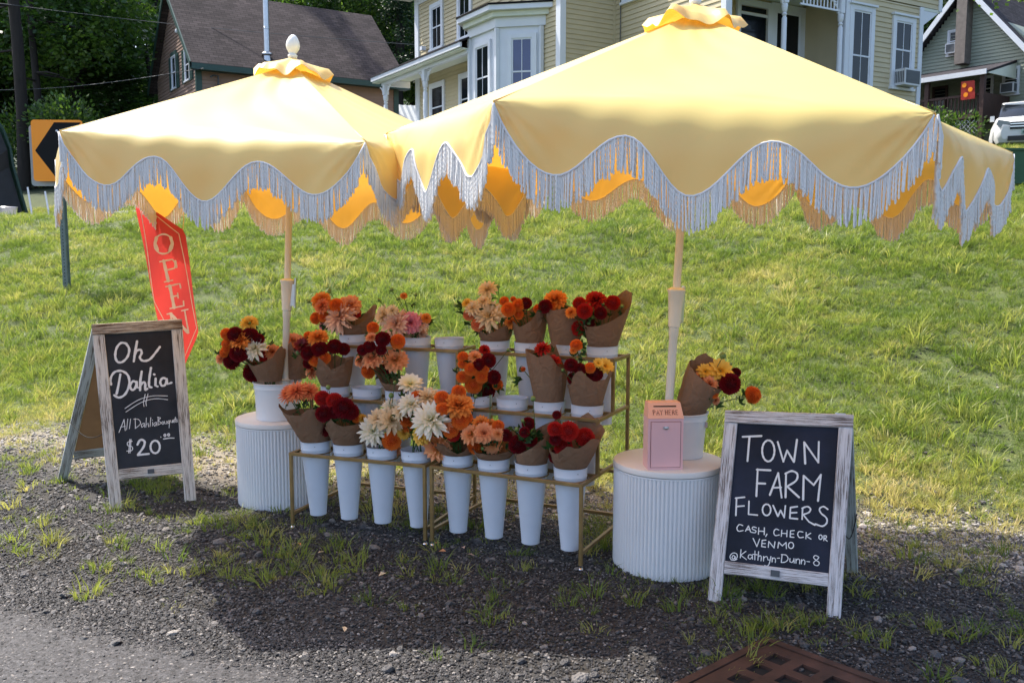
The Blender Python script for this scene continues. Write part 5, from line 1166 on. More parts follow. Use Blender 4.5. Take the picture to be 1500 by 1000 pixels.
window(Hh, front(0, 0), -5.62, 5.20, 6.70, .60, WT, M['glass'], .12, 1, True, ac=True); window(Hh, front(0, 0), -4.11, 4.75, 6.76, .62, WT, M['glass'], .12, 1, True)
# front porch between the corner boards
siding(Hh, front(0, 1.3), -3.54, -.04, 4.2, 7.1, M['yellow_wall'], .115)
Hh.boxp('porch_floor', -.1, 3.6, -.1, 1.30, 4.02, 4.2, WT); Hh.boxp('porch_ceiling', .04, 3.53, .0, 1.30, 7.06, 7.115, M['soffit'])
Hh.boxp('porch_beam', .04, 3.53, -.04, .06, 6.93, 7.05, WT)
dr = MB()
for q in ((1.42, 1.54, 1.22, 1.30, 4.2, 7.0), (2.40, 2.56, 1.22, 1.30, 4.2, 7.0), (1.54, 2.40, 1.22, 1.30, 6.86, 7.0), (1.54, 2.40, 1.24, 1.30, 6.66, 6.72)): dr.box(*q)
door = Hh.part('door', dr, WT); Hh.boxp('pane', 1.56, 2.38, 1.27, 1.285, 4.4, 6.66, M['glass'], door); Hh.boxp('transom', 1.56, 2.38, 1.27, 1.285, 6.74, 6.85, M['glass'], door)
window(Hh, front(0, 1.3), -4.08 + .98, 4.9, 6.86, .80, WT, M['glass'], .18, 0)
def turned_post(x, y, z0, z1, s=.055):
    m = MB(); h = z1 - z0
    m.lathe([(s, z0), (s * 1.1, z0 + .02), (s * 1.1, z0 + .55), (s * .7, z0 + .62), (s * 1.05, z0 + .66), (s * .6, z0 + .72), (s * .95, z0 + 1.0), (s * .9, z1 - .62), (s * .55, z1 - .58), (s * .95, z1 - .54), (s * .6, z1 - .50), (s * 1.0, z1 - .46), (s * 1.15, z1 - .34), (s * .8, z1 - .30)], 14, M=Matrix.Translation((x, y, 0)))
    m.box(x - s * 1.05, x + s * 1.05, y - s * 1.05, y + s * 1.05, z1 - .30, z1); o = Hh.part('turned_post', m, WT, smooth=True)
    return o
def scroll_bracket(x, y, z, dx, dy, s=.28):
    m = MB(); P = []
    for k in range(9):
        t = k / 8; P.append((x + dx * s * t ** 1.5, y + dy * s * t ** 1.5, z - s * 1.1 * (1 - t) ** 1.3 - .03))
    m.tube(P, .022, 6); Q = [(x + dx * s * (.42 + .16 * math.cos(a)), y + dy * s * (.42 + .16 * math.cos(a)), z - s * .38 + .05 * math.sin(a)) for a in [2 * math.pi * k / 10 for k in range(11)]]; m.tube(Q, .016, 5)
    return Hh.part('scroll_bracket', m, WT, smooth=True)
turned_post(1.62, -.0, 4.2, 6.93, .062); turned_post(3.42, -.0, 4.2, 6.93, .062); scroll_bracket(3.36, 0, 6.93, -1, 0); scroll_bracket(1.68, 0, 6.93, 1, 0); scroll_bracket(1.56, 0, 6.93, -1, 0)
for k in range(11):
    x = 2.2 + k * .11; m = MB(); m.tube([(x, .0, 6.70), (x, .0, 6.93)], .017, 6); Hh.part('frieze_spindle', m, WT)
Hh.boxp('frieze_rail', 2.1, 3.38, -.02, .02, 6.66, 6.70, WT)
for k in range(24):
    x = .1 + k * .145
    if abs(x - 1.62) < .08: continue
    m = MB(); m.tube([(x, .0, 4.25), (x, .0, 4.95)], .016, 6); Hh.part('baluster', m, WT)
Hh.boxp('hand_rail', 0, 3.4, -.03, .03, 4.95, 5.0, WT)
# return wall between the corner C5 and the inner corner C4, and the short front of the west wing
siding(Hh, left(.02, 0), .10, 3.98, 4.0, 9.9, YS, .115); siding(Hh, front(0, 3.98), -.02, 1.50, 4.0, 9.1, YS, .115)
window(Hh, left(.02, 0), 3.15, 7.25, 8.6, .75, WT, M['glass'], .12)
m = MB(); m.tube([(-.03, 3.69, 4.2), (-.03, 3.69, 7.2), (-.03, 3.69, 9.5)], .012, 6); Hh.part('conduit', m, M['acgrille'])
Hh.boxp('corner_board', -1.62, -1.46, 3.93, 4.12, G, 9.1, WT); Hh.boxp('inner_corner_bead', -.03, .018, 3.93, 3.975, 4.0, 9.9, YS)
# west wall
siding(Hh, left(-1.5, 0), 4.12, 12.1, 4.0, 9.0, YS, .115); Hh.boxp('corner_board', -1.56, -1.40, 12.0, 12.26, G, 9.05, WT)
Hh.boxp('eave_cornice', -2.1, -1.5, 3.6, 12.7, 9.02, 9.16, WT); Hh.boxp('frieze_board', -1.55, -1.52, 4.12, 12.0, 8.78, 9.0, WT)
for (y, z0, z1) in ((10.74, 7.30, 8.45), (8.95, 7.28, 8.45)): window(Hh, left(-1.5, 0), y, z0, z1, .62, WT, M['glass'], .13, 1)
for (y, z0, z1) in ((10.75, 4.9, 6.14), (8.80, 4.9, 6.14)): window(Hh, left(-1.5, 0), y, z0, z1, .78, WT, M['glass'], .12)
# roof over the whole house (hipped, out of frame)
def hiproof(x0, x1, y0, y1, z, h, ov, mat):
    m = MB(); x0 -= ov; x1 += ov; y0 -= ov; y1 += ov; w_ = min(x1 - x0, y1 - y0) / 2
    A_ = [(x0, y0, z), (x1, y0, z), (x1, y1, z), (x0, y1, z)]
    if x1 - x0 > y1 - y0: B_ = [(x0 + w_, (y0 + y1) / 2, z + h), (x1 - w_, (y0 + y1) / 2, z + h)]; F = [(0, 1, 5, 4), (1, 2, 5), (2, 3, 4, 5), (3, 0, 4), (3, 2, 1, 0)]
    else: B_ = [((x0 + x1) / 2, y0 + w_, z + h), ((x0 + x1) / 2, y1 - w_, z + h)]; F = [(0, 1, 4), (1, 2, 5, 4), (2, 3, 5), (3, 0, 4, 5), (3, 2, 1, 0)]
    m.add(A_ + B_, F); return m
M['shingle'] = None
def shingle_mat(name, c0, c1, sc=1.0):
    m, nt, b = newmat(name); tc = N(nt, 'ShaderNodeTexCoord'); br = N(nt, 'ShaderNodeTexBrick'); mp = N(nt, 'ShaderNodeMapping'); L(nt, tc.outputs['UV'], mp.inputs[0]); L(nt, mp.outputs[0], br.inputs['Vector'])
    br.inputs['Scale'].default_value = 1; br.inputs['Brick Width'].default_value = .30; br.inputs['Row Height'].default_value = .14; br.inputs['Mortar Size'].default_value = .008; br.inputs['Mortar Smooth'].default_value = .3
    br.inputs['Color1'].default_value = (*c0, 1); br.inputs['Color2'].default_value = (*c1, 1); br.inputs['Mortar'].default_value = (*[x * .35 for x in c0], 1); br.inputs['Bias'].default_value = 0
    nz = noise(nt, .6, 5, .6); g = ramp(nt, nz, [(.3, (.75, .75, .75)), (.7, (1.2, 1.18, 1.15))]); mx = N(nt, 'ShaderNodeMix'); mx.data_type = 'RGBA'; mx.blend_type = 'MULTIPLY'; mx.inputs[0].default_value = 1; L(nt, br.outputs[0], mx.inputs[6]); L(nt, g, mx.inputs[7])
    L(nt, mx.outputs[2], b.inputs['Base Color']); b.inputs['Roughness'].default_value = .95; b.inputs['Specular IOR Level'].default_value = .2
    bump(nt, b, br.outputs['Fac'], .6, .02); return m
M['shingle'] = shingle_mat('brown_shingles', (.052, .042, .042), (.090, .072, .072)); M['shingle2'] = shingle_mat('dark_shingles', (.035, .033, .04), (.06, .056, .065))
def uvplane(me, k=1.0):
    """UVs in metres: u along the horizontal, v up the slope."""
    uv = me.uv_layers.new(name='UVMap')
    for p in me.polygons:
        n = p.normal; h = Vector((-n.y, n.x, 0)); h = h.normalized() if h.length > 1e-4 else Vector((1, 0, 0)); s = n.cross(h)
        for li in p.loop_indices:
            co = me.vertices[me.loops[li].vertex_index].co; uv.data[li].uv = (co.dot(h) * k, co.dot(s) * k)
def roofpart(hb, name, mb, mat, parent=None):
    me = mb.mesh(name, mat); uvplane(me); return link(name, me, parent or hb.root, hb.M)
roofpart(Hh, 'roof', hiproof(0, 7.0, 0, 9, 9.92, 2.6, .5, M['shingle2']), M['shingle2']); roofpart(Hh, 'rear_roof', hiproof(-1.5, 5, 4.0, 12.2, 9.17, 2.2, .55, M['shingle2']), M['shingle2'])
# bay window on the west wall (lower storey)
E2, E1, E0, Em = (-1.52, 4.78), (-2.40, 5.60), (-2.40, 7.02), (-1.52, 7.84)
def prism(poly, z0, z1): m = MB(); n = len(poly); m.add([(x, y, z0) for x, y in poly] + [(x, y, z1) for x, y in poly], [tuple(range(n))[::-1], tuple(range(n, 2 * n))] + [(i, (i + 1) % n, n + (i + 1) % n, n + i) for i in range(n)]); return m
def offs(poly, d):
    (x2, y2), (x1, y1), (x0, y0), (xm, ym) = poly; return [(xm, ym + d * 1.2), (x0 - d, y0 + d * .45), (x1 - d, y1 - d * .45), (x2, y2 - d * 1.2)]
bayp = [E2, E1, E0, Em]; bay = Hh.part('bay_window', prism(offs(bayp, -.02), 3.0, 6.96), WT)
Hh.part('bay_frieze', prism(offs(bayp, .05), 6.74, 6.97), WT, bay); Hh.part('bay_cornice', prism(offs(bayp, .30), 7.10, 7.22), WT, bay); Hh.part('bay_bed_moulding', prism(offs(bayp, .16), 6.972, 7.098), M['soffit'], bay); Hh.part('bay_roof', prism(offs(bayp, .33), 7.222, 7.262), M['shingle2'], bay)
Mb = wallM((-2.38, 0, 0), (0, 1)); window(Hh, Mb, 6.31, 4.85, 6.42, .66, WT, M['glass'], .10, 1, name='bay_sash_window')
dx, dy = E1[0] - E2[0], E1[1] - E2[1]; dl = math.hypot(dx, dy); mid = ((E1[0] + E2[0]) / 2, (E1[1] + E2[1]) / 2)
Mb = wallM((mid[0] + .012, mid[1] + .012, 0), (dx, dy)); window(Hh, Mb, -.04, 4.85, 6.46, .52, WT, M['glassblue'], .11, 1, name='bay_sash_window')
for (x, y) in (E1, E0, (E2[0] - .06, E2[1] + .05)): m = MB(); m.box(x - .045, x + .045, y - .045, y + .045, 3.2, 6.73); Hh.part('bay_corner_post', m, WT, bay)
m = MB(); P = [(E1[0] - .01, 6.32 + q[0] * .5 - .01, 6.60 + q[1]) for q in ()]
# west porch
Hh.boxp('porch_floor', -2.62, -1.52, 7.86, 13.0, 4.0, 4.18, WT)
pr = MB(); pr.add([(-2.74, 6.95, 6.66), (-2.74, 13.1, 6.66), (-1.54, 13.1, 7.16), (-1.54, 6.95, 7.16), (-2.74, 6.95, 6.62), (-2.74, 13.1, 6.62), (-1.54, 13.1, 7.10), (-1.54, 6.95, 7.10)], [(0, 3, 2, 1), (4, 5, 6, 7), (0, 1, 5, 4), (1, 2, 6, 5), (3, 0, 4, 7)])
roofpart(Hh, 'porch_roof', pr, M['shingle2'])
Hh.boxp('porch_fascia', -2.72, -2.66, 6.97, 13.08, 6.50, 6.615, WT); Hh.boxp('porch_soffit', -2.66, -2.44, 7.03, 13.08, 6.46, 6.495, M['soffit']); Hh.boxp('porch_beam', -2.48, -2.36, 7.03, 12.8, 6.36, 6.455, WT); Hh.boxp('porch_ceiling', -2.36, -1.53, 7.7, 12.9, 6.56, 6.59, M['soffit'])
Hh.boxp('porch_end_beam', -2.36, -1.53, 12.7, 12.8, 6.36, 6.55, WT)
for y in (9.7, 12.6): turned_post(-2.42, y, 4.18, 6.36, .075); scroll_bracket(-2.42, y + .07, 6.36, 0, 1, .34); scroll_bracket(-2.42, y - .07, 6.36, 0, -1, .34)
m = MB(); m.box(-1.72, -1.58, 11.4, 11.55, 7.3, 7.42); Hh.part('flood_lamp', m, WT)

# --- brown house with the big shingled roof
bh = thing('brown_house', (-7.0, 36.0, gz(-7, 36)), 'brown clapboard house with a large dark shingled roof and green trim', 'house')
Hb = HB((-11.016, 32.54), (.84, .54), bh); BS = M['brown_side']; TG = M['teal_trim']
Lx, Wy, ze, zr, ym = 7.7, 6.2, 7.95, 10.95, 3.1
m = MB(); m.add([(0, 0, 2), (Lx, 0, 2), (Lx, Wy, 2), (0, Wy, 2), (0, 0, ze), (Lx, 0, ze), (Lx, Wy, ze), (0, Wy, ze), (0, ym, zr - .1), (Lx, ym, zr - .1)], [(0, 1, 5, 4), (1, 2, 6, 9, 5), (2, 3, 7, 6), (3, 0, 4, 8, 7), (4, 5, 9, 8), (8, 9, 6, 7), (3, 2, 1, 0)]); Hb.part('walls', m, BS)
siding(Hb, front(0, 0), -Lx, 0, 4.0, ze - .12, BS, .125); siding(Hb, left(0, 0), 0, Wy, 4.0, ze, BS, .125)
sl = (zr - ze) / ym; siding(Hb, left(0, 0), 0, Wy, ze, zr - .15, BS, .125, clip=lambda z: ((z - ze) / sl + .05, Wy - (z - ze) / sl - .05))
for (x0, x1, nm) in ((-.28, Lx + .35, 'roof'),):
    m = MB(); e = .45; t = .12
    za = ze - e * sl + .1
    m.add([(x0, -e, za), (x1, -e, za), (x1 , ym, zr), (x0, ym, zr), (x1, Wy + e, za), (x0, Wy + e, za), (x0, -e, za - t), (x1, -e, za - t), (x1, ym, zr - t), (x0, ym, zr - t), (x1, Wy + e, za - t), (x0, Wy + e, za - t)],
          [(0, 1, 2, 3), (3, 2, 4, 5), (6, 9, 8, 7), (9, 11, 10, 8), (0, 6, 7, 1), (1, 7, 8, 2), (2, 8, 10, 4), (0, 3, 9, 6), (3, 5, 11, 9), (5, 4, 10, 11)])
    rf = roofpart(Hb, 'roof', m, M['shingle'])
m = MB(); m.box(-.27, Lx + .34, -.50, -.452, za - .22, za - .02); Hb.part('eave_fascia', m, TG); m = MB(); m.box(-.26, Lx + .33, -.448, -.03, za - .20, za - .17); Hb.part('soffit', m, TG)
for s_ in (0, 1):
    m = MB(); y0, y1 = (-.45, ym) if s_ == 0 else (Wy + .45, ym)
    m.add([(-.33, y0, za + .02), (-.33, y1, zr + .02), (-.33, y1, zr - .20), (-.33, y0, za - .20), (-.285, y0, za + .02), (-.285, y1, zr + .02), (-.285, y1, zr - .20), (-.285, y0, za - .20)], [(0, 1, 2, 3), (4, 7, 6, 5), (0, 4, 5, 1), (3, 2, 6, 7)]); Hb.part('rake_board', m, TG)
m = MB(); m.box(.10 - .6, .0, -.0, .02, ze - .3, ze - .28); 
Hb.boxp('corner_board', -.04, .16, -.06, .08, 2, ze - .2, TG); Hb.boxp('corner_board', Lx - .16, Lx + .04, -.06, .08, 2, ze - .2, TG)
for (y, z0, z1) in ((3.18, 7.35, 8.40), (1.12, 7.35, 8.32)):
    o = window(Hb, left(0, 0), y, z0 - .05, z1, .60, WT, M['glass'], .05, 0, depth=.07)
    for s_ in (-1, 1):
        m = MB(); c_ = y + s_ * (.30 + .05 + .20); m.box(c_ - .19, c_ + .19, .02, .06, z0 - .15, z1 + .05); 
        for k in range(10): m.box(c_ - .15, c_ + .15, .06, .07, z0 - .08 + k * .115, z0 - .02 + k * .115)
        link('shutter', m.mesh('shutter', TG), bh, Hb.M @ left(0, 0))
    m = MB(); m.box(y - .45, y + .45, .0, .055, z1 + .06, z1 + .2); link('window_head', m.mesh('window_head', TG), bh, Hb.M @ left(0, 0))
m = MB(); m.lathe([(.02, 0), (.08, .05), (.12, .16), (.02, .17)], 12, M=Matrix.Translation((0.0, 0, 0))); link('gable_lamp', m.mesh('gable_lamp', WT, smooth=True), bh, Hb.M @ Matrix.Translation((-.12, 2.4, 9.15)) @ Matrix.Rotation(R(60), 4, 'Y'))
fl_ = MB(); px_, py_ = 2.55, .10; zb_ = 7.95
fl_.lathe([(.17, zb_ - .3), (.13, zb_ + .25), (.20, zb_ + .30), (.20, zb_ + .34), (.11, zb_ + .40), (.105, zb_ + 1.2), (.115, zb_ + 1.21), (.115, zb_ + 1.26), (.105, zb_ + 1.27), (.105, zb_ + 3.9), (.115, zb_ + 3.91), (.105, zb_ + 3.98), (.105, zb_ + 4.6), (.15, zb_ + 4.65), (.15, zb_ + 4.8), (.01, zb_ + 4.9)], 18, M=Matrix.Translation((px_, py_, 0)))
Hb.part('flue_pipe', fl_, M['steel'], smooth=True)
m = MB(); m.tube([(.7, -.06, 6.9), (.7, -.14, 7.0), (.7, -.14, 7.28), (.55, -.12, 7.3), (.4, -.3, 7.2)], .03, 6); m.box(.78, .92, -.10, -.01, 6.7, 7.0); Hb.part('service_inlet', m, M['acgrille'])

# small white lean-to seen through the porch
lt_ = thing('lean_to', (-3.6, 40, gz(-3.6, 40)), 'small white corrugated lean-to seen under the porch roof', 'shed')
Hl = HB((-4.9, 38.0), (.95, .3), lt_)
m = MB(); n = 24
for k in range(n):
    x = k * .12; m.add([(x, 0, 6.35 + .02 * (k % 2)), (x + .12, 0, 6.35 + .02 * ((k + 1) % 2)), (x + .12, 1.6, 7.3 + .02 * ((k + 1) % 2)), (x, 1.6, 7.3 + .02 * (k % 2))], [(0, 1, 2, 3)])
Hl.part('roof_sheet', m, M['signgrey']); Hl.boxp('back_wall', 0, 2.9, 1.6, 1.7, 4.0, 7.25, M['darkwood']); Hl.boxp('front_rail', 0, 2.9, -.02, .06, 5.75, 5.92, WT); Hl.boxp('low_wall', 0, 2.9, 0, .05, 4.0, 5.74, M['soffit'])
for x in (0, 2.82): Hl.boxp('corner_post', x, x + .08, -.02, .06, 5.92, 6.33, WT)

# --- sage green house at the right
gh_ = thing('green_house', (19, 36, gz(19, 36)), 'sage green gabled house with a chimney and a dark porch, behind the white car', 'house')
Hg = HB((18.1, 36.0), (.8, .6), gh_); GS_ = M['green_side']; hw_ = 4.2; zpk = 11.2; slg = 1.15
zev = zpk - hw_ * slg
m = MB(); m.add([(0, -hw_ + .6, 4), (0, hw_, 4), (9, hw_, 4), (9, -hw_ + .6, 4), (0, -hw_ + .6, zev + .6 * slg), (0, hw_, zev), (9, hw_, zev), (9, -hw_ + .6, zev + .6 * slg), (0, .6, zpk), (9, .6, zpk)], [(0, 4, 8, 5, 1), (2, 6, 9, 7, 3), (3, 7, 4, 0), (1, 5, 6, 2), (4, 7, 9, 8), (8, 9, 6, 5), (0, 1, 2, 3)]); Hg.part('walls', m, GS_)
pk = .6; zlow = 6.2
def gclip(z):
    if z < zlow: return (-hw_ + .6, hw_)
    d = (zpk - z) / slg; return (max(-hw_ + .6, pk - d), min(hw_, pk + d))
siding(Hg, left(0, 0), -hw_, hw_, 5.0, zpk - .1, GS_, .13, clip=gclip, thick=.034)
m = MB()
for s_ in (-1, 1):
    y1 = pk + s_ * 4.4; z1_ = zpk - 4.4 * slg
    m.add([(-.45, pk, zpk + .25), (-.45, y1, z1_ + .25), (9.4, y1, z1_ + .25), (9.4, pk, zpk + .25), (-.45, pk, zpk + .10), (-.45, y1, z1_ + .10), (9.4, y1, z1_ + .10), (9.4, pk, zpk + .10)], [(0, 1, 2, 3) if s_ < 0 else (3, 2, 1, 0), (4, 7, 6, 5), (0, 4, 5, 1), (1, 5, 6, 2), (2, 6, 7, 3)])
roofpart(Hg, 'roof', m, M['shingle2'])
for s_ in (-1, 1):
    m = MB(); y1 = pk + s_ * 4.4; z1_ = zpk - 4.4 * slg
    m.add([(-.50, pk, zpk + .24), (-.50, y1, z1_ + .24), (-.50, y1, z1_ - .04), (-.50, pk, zpk - .04), (-.455, pk, zpk + .24), (-.455, y1, z1_ + .24), (-.455, y1, z1_ - .04), (-.455, pk, zpk - .04)], [(0, 1, 2, 3), (4, 7, 6, 5), (3, 2, 6, 7), (0, 4, 5, 1)]); Hg.part('rake_board', m, WT)
window(Hg, left(0, 0), 1.07, 8.86, 9.72, .42, WT, M['glass'], .07, 0, ac=True); window(Hg, left(0, 0), -1.18, 7.05, 7.95, .5, WT, M['glass'], .07, 0, ac=True)
window(Hg, left(0, 0), .82, 10.25, 10.55, .22, WT, M['soffit'], .05, 0, sash=False, name='gable_vent')
chm = MB(); chm.box(-.50, -.02, .40, .80, 8.35, 12.6); chm.box(-.55, .03, .35, .85, 12.6, 12.8); Hg.part('chimney', chm, M['chimney'])
# its porch
Hg.boxp('porch_deck', -2.1, -.02, -.9, 4.2, 6.0, 6.16, M['darkwood'])
m = MB(); m.add([(-2.25, -1.35, 7.62), (-2.25, 4.3, 7.62), (-.02, 4.3, 8.25), (-.02, -1.35, 8.25), (-2.25, -1.35, 7.56), (-2.25, 4.3, 7.56), (-.02, 4.3, 8.15), (-.02, -1.35, 8.15)], [(0, 3, 2, 1), (4, 5, 6, 7), (0, 1, 5, 4), (3, 0, 4, 7)]); roofpart(Hg, 'porch_roof', m, M['shingle2'])
Hg.boxp('porch_fascia', -2.30, -2.26, -1.35, 4.3, 7.50, 7.68, WT)
m = MB(); m.add([(-2.2, -1.36, 7.55), (-.02, -1.36, 7.55), (-.02, -1.36, 8.14), (-2.2, -1.33, 7.55), (-.02, -1.33, 7.55), (-.02, -1.33, 8.14)], [(0, 1, 2), (3, 5, 4)]); Hg.part('porch_gable', m, M['soffit'])
for y in (-1.15, .95, 3.2): Hg.boxp('porch_post', -2.15, -2.0, y - .08, y + .08, 4.4, 7.5, M['darkwood'])
Hg.boxp('porch_rail', -2.12, -2.04, -1.1, 4.2, 6.80, 6.88, M['darkwood'])
for k in range(36): y = -1.0 + k * .14; Hg.boxp('rail_baluster', -2.10, -2.06, y - .02, y + .02, 6.16, 6.80, M['darkwood'])
Hg.boxp('porch_side_screen', -2.0, -.1, -1.2, -1.12, 6.0, 6.9, M['darkwood'])
m = MB()
for k in range(34):
    y = -1.1 + k * .16
    m.add([(-2.05, y, 5.45), (-2.05, y + .02, 5.45), (-2.05, y + .5, 5.95), (-2.05, y + .48, 5.95)], [(0, 1, 2, 3)]); m.add([(-2.06, y + .5, 5.45), (-2.06, y + .52, 5.45), (-2.06, y + .04, 5.95), (-2.06, y + .02, 5.95)], [(0, 1, 2, 3)])
Hg.part('lattice', m, WT, kind='stuff')
o = window(Hg, left(0, 0), -.28, 6.9, 7.75, .38, WT, M['glass'], .07, 0); window(Hg, left(0, 0), 1.55, 6.3, 7.6, .5, M['darkwood'], M['glass'], .07, 0, name='porch_door', sash=False)
fl = thing('garden_flag', Hg.M @ Vector((-2.2, -.65, 6.6)), 'red flag printed with yellow sunflowers hanging on the green house porch', 'flag')
m = MB(); m.add([(-2.2, -.95, 6.68), (-2.2, -.42, 6.68), (-2.24, -.42, 7.34), (-2.2, -.90, 7.34)], [(0, 1, 2, 3)]); link('cloth', m.mesh('cloth', M['flagred']), fl, Hg.M)
for (y, z) in ((-.55, 7.2), (-.78, 7.02), (-.62, 6.85)):
    m = MB(); m.lathe([(.001, .0), (.085, .0)], 12, caps=(False, False)); link('flower_print', m.mesh('flower_print', M['signorange']), fl, Hg.M @ Matrix.Translation((-2.25, y, z)) @ Matrix.Rotation(R(-90), 4, 'Y'))
hp = thing('hanging_basket', Hg.M @ Vector((-2.0, 1.6, 7.1)), 'round hanging basket of dark pink flowers under the green house porch roof', 'hanging plant')
m = MB(); m.lathe([(.02, 7.05), (.16, 7.12), (.2, 7.25), (.2, 7.27), (.02, 7.27)], 14, M=Matrix.Translation((-1.95, 1.6, 0))); link('basket', m.mesh('basket', M['darkwood'], smooth=True), hp, Hg.M)
m = MB(); rr_ = random.Random(5)
for k in range(90):
    a = rr_.uniform(0, 6.28); b_ = rr_.uniform(-.3, 1.4); r_ = .24 * rr_.uniform(.7, 1); c_ = Vector((-1.95 + r_ * math.cos(a) * math.cos(b_), 1.6 + r_ * math.sin(a) * math.cos(b_), 7.28 + r_ * .6 * math.sin(b_)))
    d_ = Vector((rr_.uniform(-1, 1), rr_.uniform(-1, 1), rr_.uniform(-1, 1))).normalized() * .05; e_ = d_.cross(Vector((.3, .2, 1))).normalized() * .05; m.add([c_ - d_, c_ + e_, c_ + d_, c_ - e_], [(0, 1, 2, 3)], 0, [.7] * 4)
link('blossoms', m.mesh('blossoms', PM['R'], attr='s'), hp, Hg.M, kind='stuff')

# --- white car in front of it
car = thing('white_car', (16.08, 28.95, gz(16.0, 28.4)), 'white SUV parked nose-on at the right edge, below the green house', 'car', rz=R(-25)); W = car.matrix_basis
def loft(secs, mat, name, parent=None, smooth=40):
    m = MB(); n = len(secs[0][1]); vs = []
    for y, pr_ in secs: vs += [(x, y, z) for x, z in pr_]
    m.add(vs, [(i * n + k, i * n + (k + 1) % n, (i + 1) * n + (k + 1) % n, (i + 1) * n + k) for i in range(len(secs) - 1) for k in range(n)] + [tuple(range(n)), tuple(range((len(secs) - 1) * n, len(secs) * n))[::-1]])
    return link(name, m.mesh(name, mat, smooth), parent or car, W)
def csec(w_, z0, z1, tw): 
    return [(-w_ * .92, z0), (-w_, z0 + .15), (-w_, z0 + (z1 - z0) * .55), (-w_ * tw - (1 - tw) * w_ * .4, z1 - .07), (-w_ * tw, z1), (0, z1 + .025), (w_ * tw, z1), (w_ * tw + (1 - tw) * w_ * .4, z1 - .07), (w_, z0 + (z1 - z0) * .55), (w_, z0 + .15), (w_ * .92, z0)]
loft([(-.93 + -.02, csec(.74, .34, .72, .93)), (-.88, csec(.84, .24, .90, .86)), (-.72, csec(.89, .22, .99, .84)), (-.3, csec(.91, .22, 1.06, .86)), (.35, csec(.91, .22, 1.10, .9)), (2.9, csec(.91, .22, 1.10, .92)), (3.5, csec(.88, .26, 1.06, .92)), (3.62, csec(.80, .34, .98, .92))], M['carwhite'], 'body')
def gsec(w0, w1, z0, z1): return [(-w0, z0), (-w1, z1 - .05), (-w1 + .08, z1), (0, z1 + .02), (w1 - .08, z1), (w1, z1 - .05), (w0, z0)]
loft([(.28, gsec(.80, .78, 1.08, 1.12)), (.95, gsec(.82, .66, 1.08, 1.60)), (1.3, gsec(.83, .66, 1.08, 1.68)), (2.9, gsec(.82, .66, 1.08, 1.68)), (3.45, gsec(.78, .62, 1.05, 1.45))], M['glass'], 'windscreen_and_windows')
loft([(.90, [(-.60, 1.60), (-.56, 1.64), (0, 1.66), (.56, 1.64), (.60, 1.60), (0, 1.585)]), (1.3, [(-.64, 1.68), (-.6, 1.715), (0, 1.74), (.6, 1.715), (.64, 1.68), (0, 1.66)]), (3.1, [(-.64, 1.67), (-.6, 1.70), (0, 1.72), (.6, 1.70), (.64, 1.67), (0, 1.66)])], M['carwhite'], 'roof')
m = MB(); m.box(-.50, .50, -.975, -.90, .62, .84); gr2 = link('grille', m.mesh('grille', M['carblack']), car, W)
for z in (.70, .78): m = MB(); m.box(-.50, .50, -.995, -.976, z - .014, z + .014); link('grille_bar', m.mesh('grille_bar', M['chrome']), gr2, W)
m = MB(); rb_ = [(.075 * math.cos(t), .058 * math.sin(t)) for t in [2 * math.pi * k / 20 for k in range(21)]]
m.tube([(x, -.995, .745 + z) for x, z in rb_], .009, 5, cap=False); m.box(-.038, -.022, -1.0, -.988, .705, .785); m.box(.022, .038, -1.0, -.988, .705, .785); m.box(-.022, .022, -1.0, -.988, .738, .750); link('badge', m.mesh('badge', M['chrome']), car, W)
m = MB(); m.box(-.55, .55, -.99, -.90, .28, .42); link('lower_intake', m.mesh('lower_intake', M['carblack']), car, W)
m = MB(); m.box(-.20, .20, -1.0, -.97, .46, .60); pl = link('number_plate', m.mesh('number_plate', M['plate']), car, W)
m = MB()
for k in range(6): m.box(-.16 + k * .055, -.125 + k * .055, -1.004, -1.0005, .49, .56)
link('plate_characters', m.mesh('plate_characters', M['teal_trim']), pl, W)
for s_ in (-1, 1):
    m = MB(); P = [(s_ * .50, .68), (s_ * .52, .86), (s_ * .82, .93), (s_ * .875, .80), (s_ * .74, .66)]; vs = [(x, -.975 + abs(x) * .10 - .02, z) for x, z in P] + [(x, -.80, z) for x, z in P]
    m.add(vs, [(0, 1, 2, 3, 4), (5, 9, 8, 7, 6)] + [(i, (i + 1) % 5, 5 + (i + 1) % 5, 5 + i) for i in range(5)]); link('headlight', m.mesh('headlight', M['lamp']), car, W)
    m = MB(); m.box(s_ * .93 - .06, s_ * .93 + .06, .55, .70, 1.05, 1.22); link('mirror', m.mesh('mirror', M['carwhite']), car, W)
    for y in (-.05, 2.65):
        m = MB(); Mx = Matrix.Translation((s_ * .80, y, .34)) @ Matrix.Rotation(R(90), 4, 'Y'); m.lathe([(.2, -.11), (.33, -.11), (.345, -.08), (.345, .08), (.33, .11), (.2, .11)], 24, M=Mx); wl = link('wheel', m.mesh('wheel', M['tyre'], smooth=True), car, W)
        m = MB(); m.lathe([(.02, -.10), (.2, -.09), (.21, 0), (.2, .09), (.02, .10)], 18, M=Mx); link('rim', m.mesh('rim', M['signgrey'], smooth=True), wl, W)
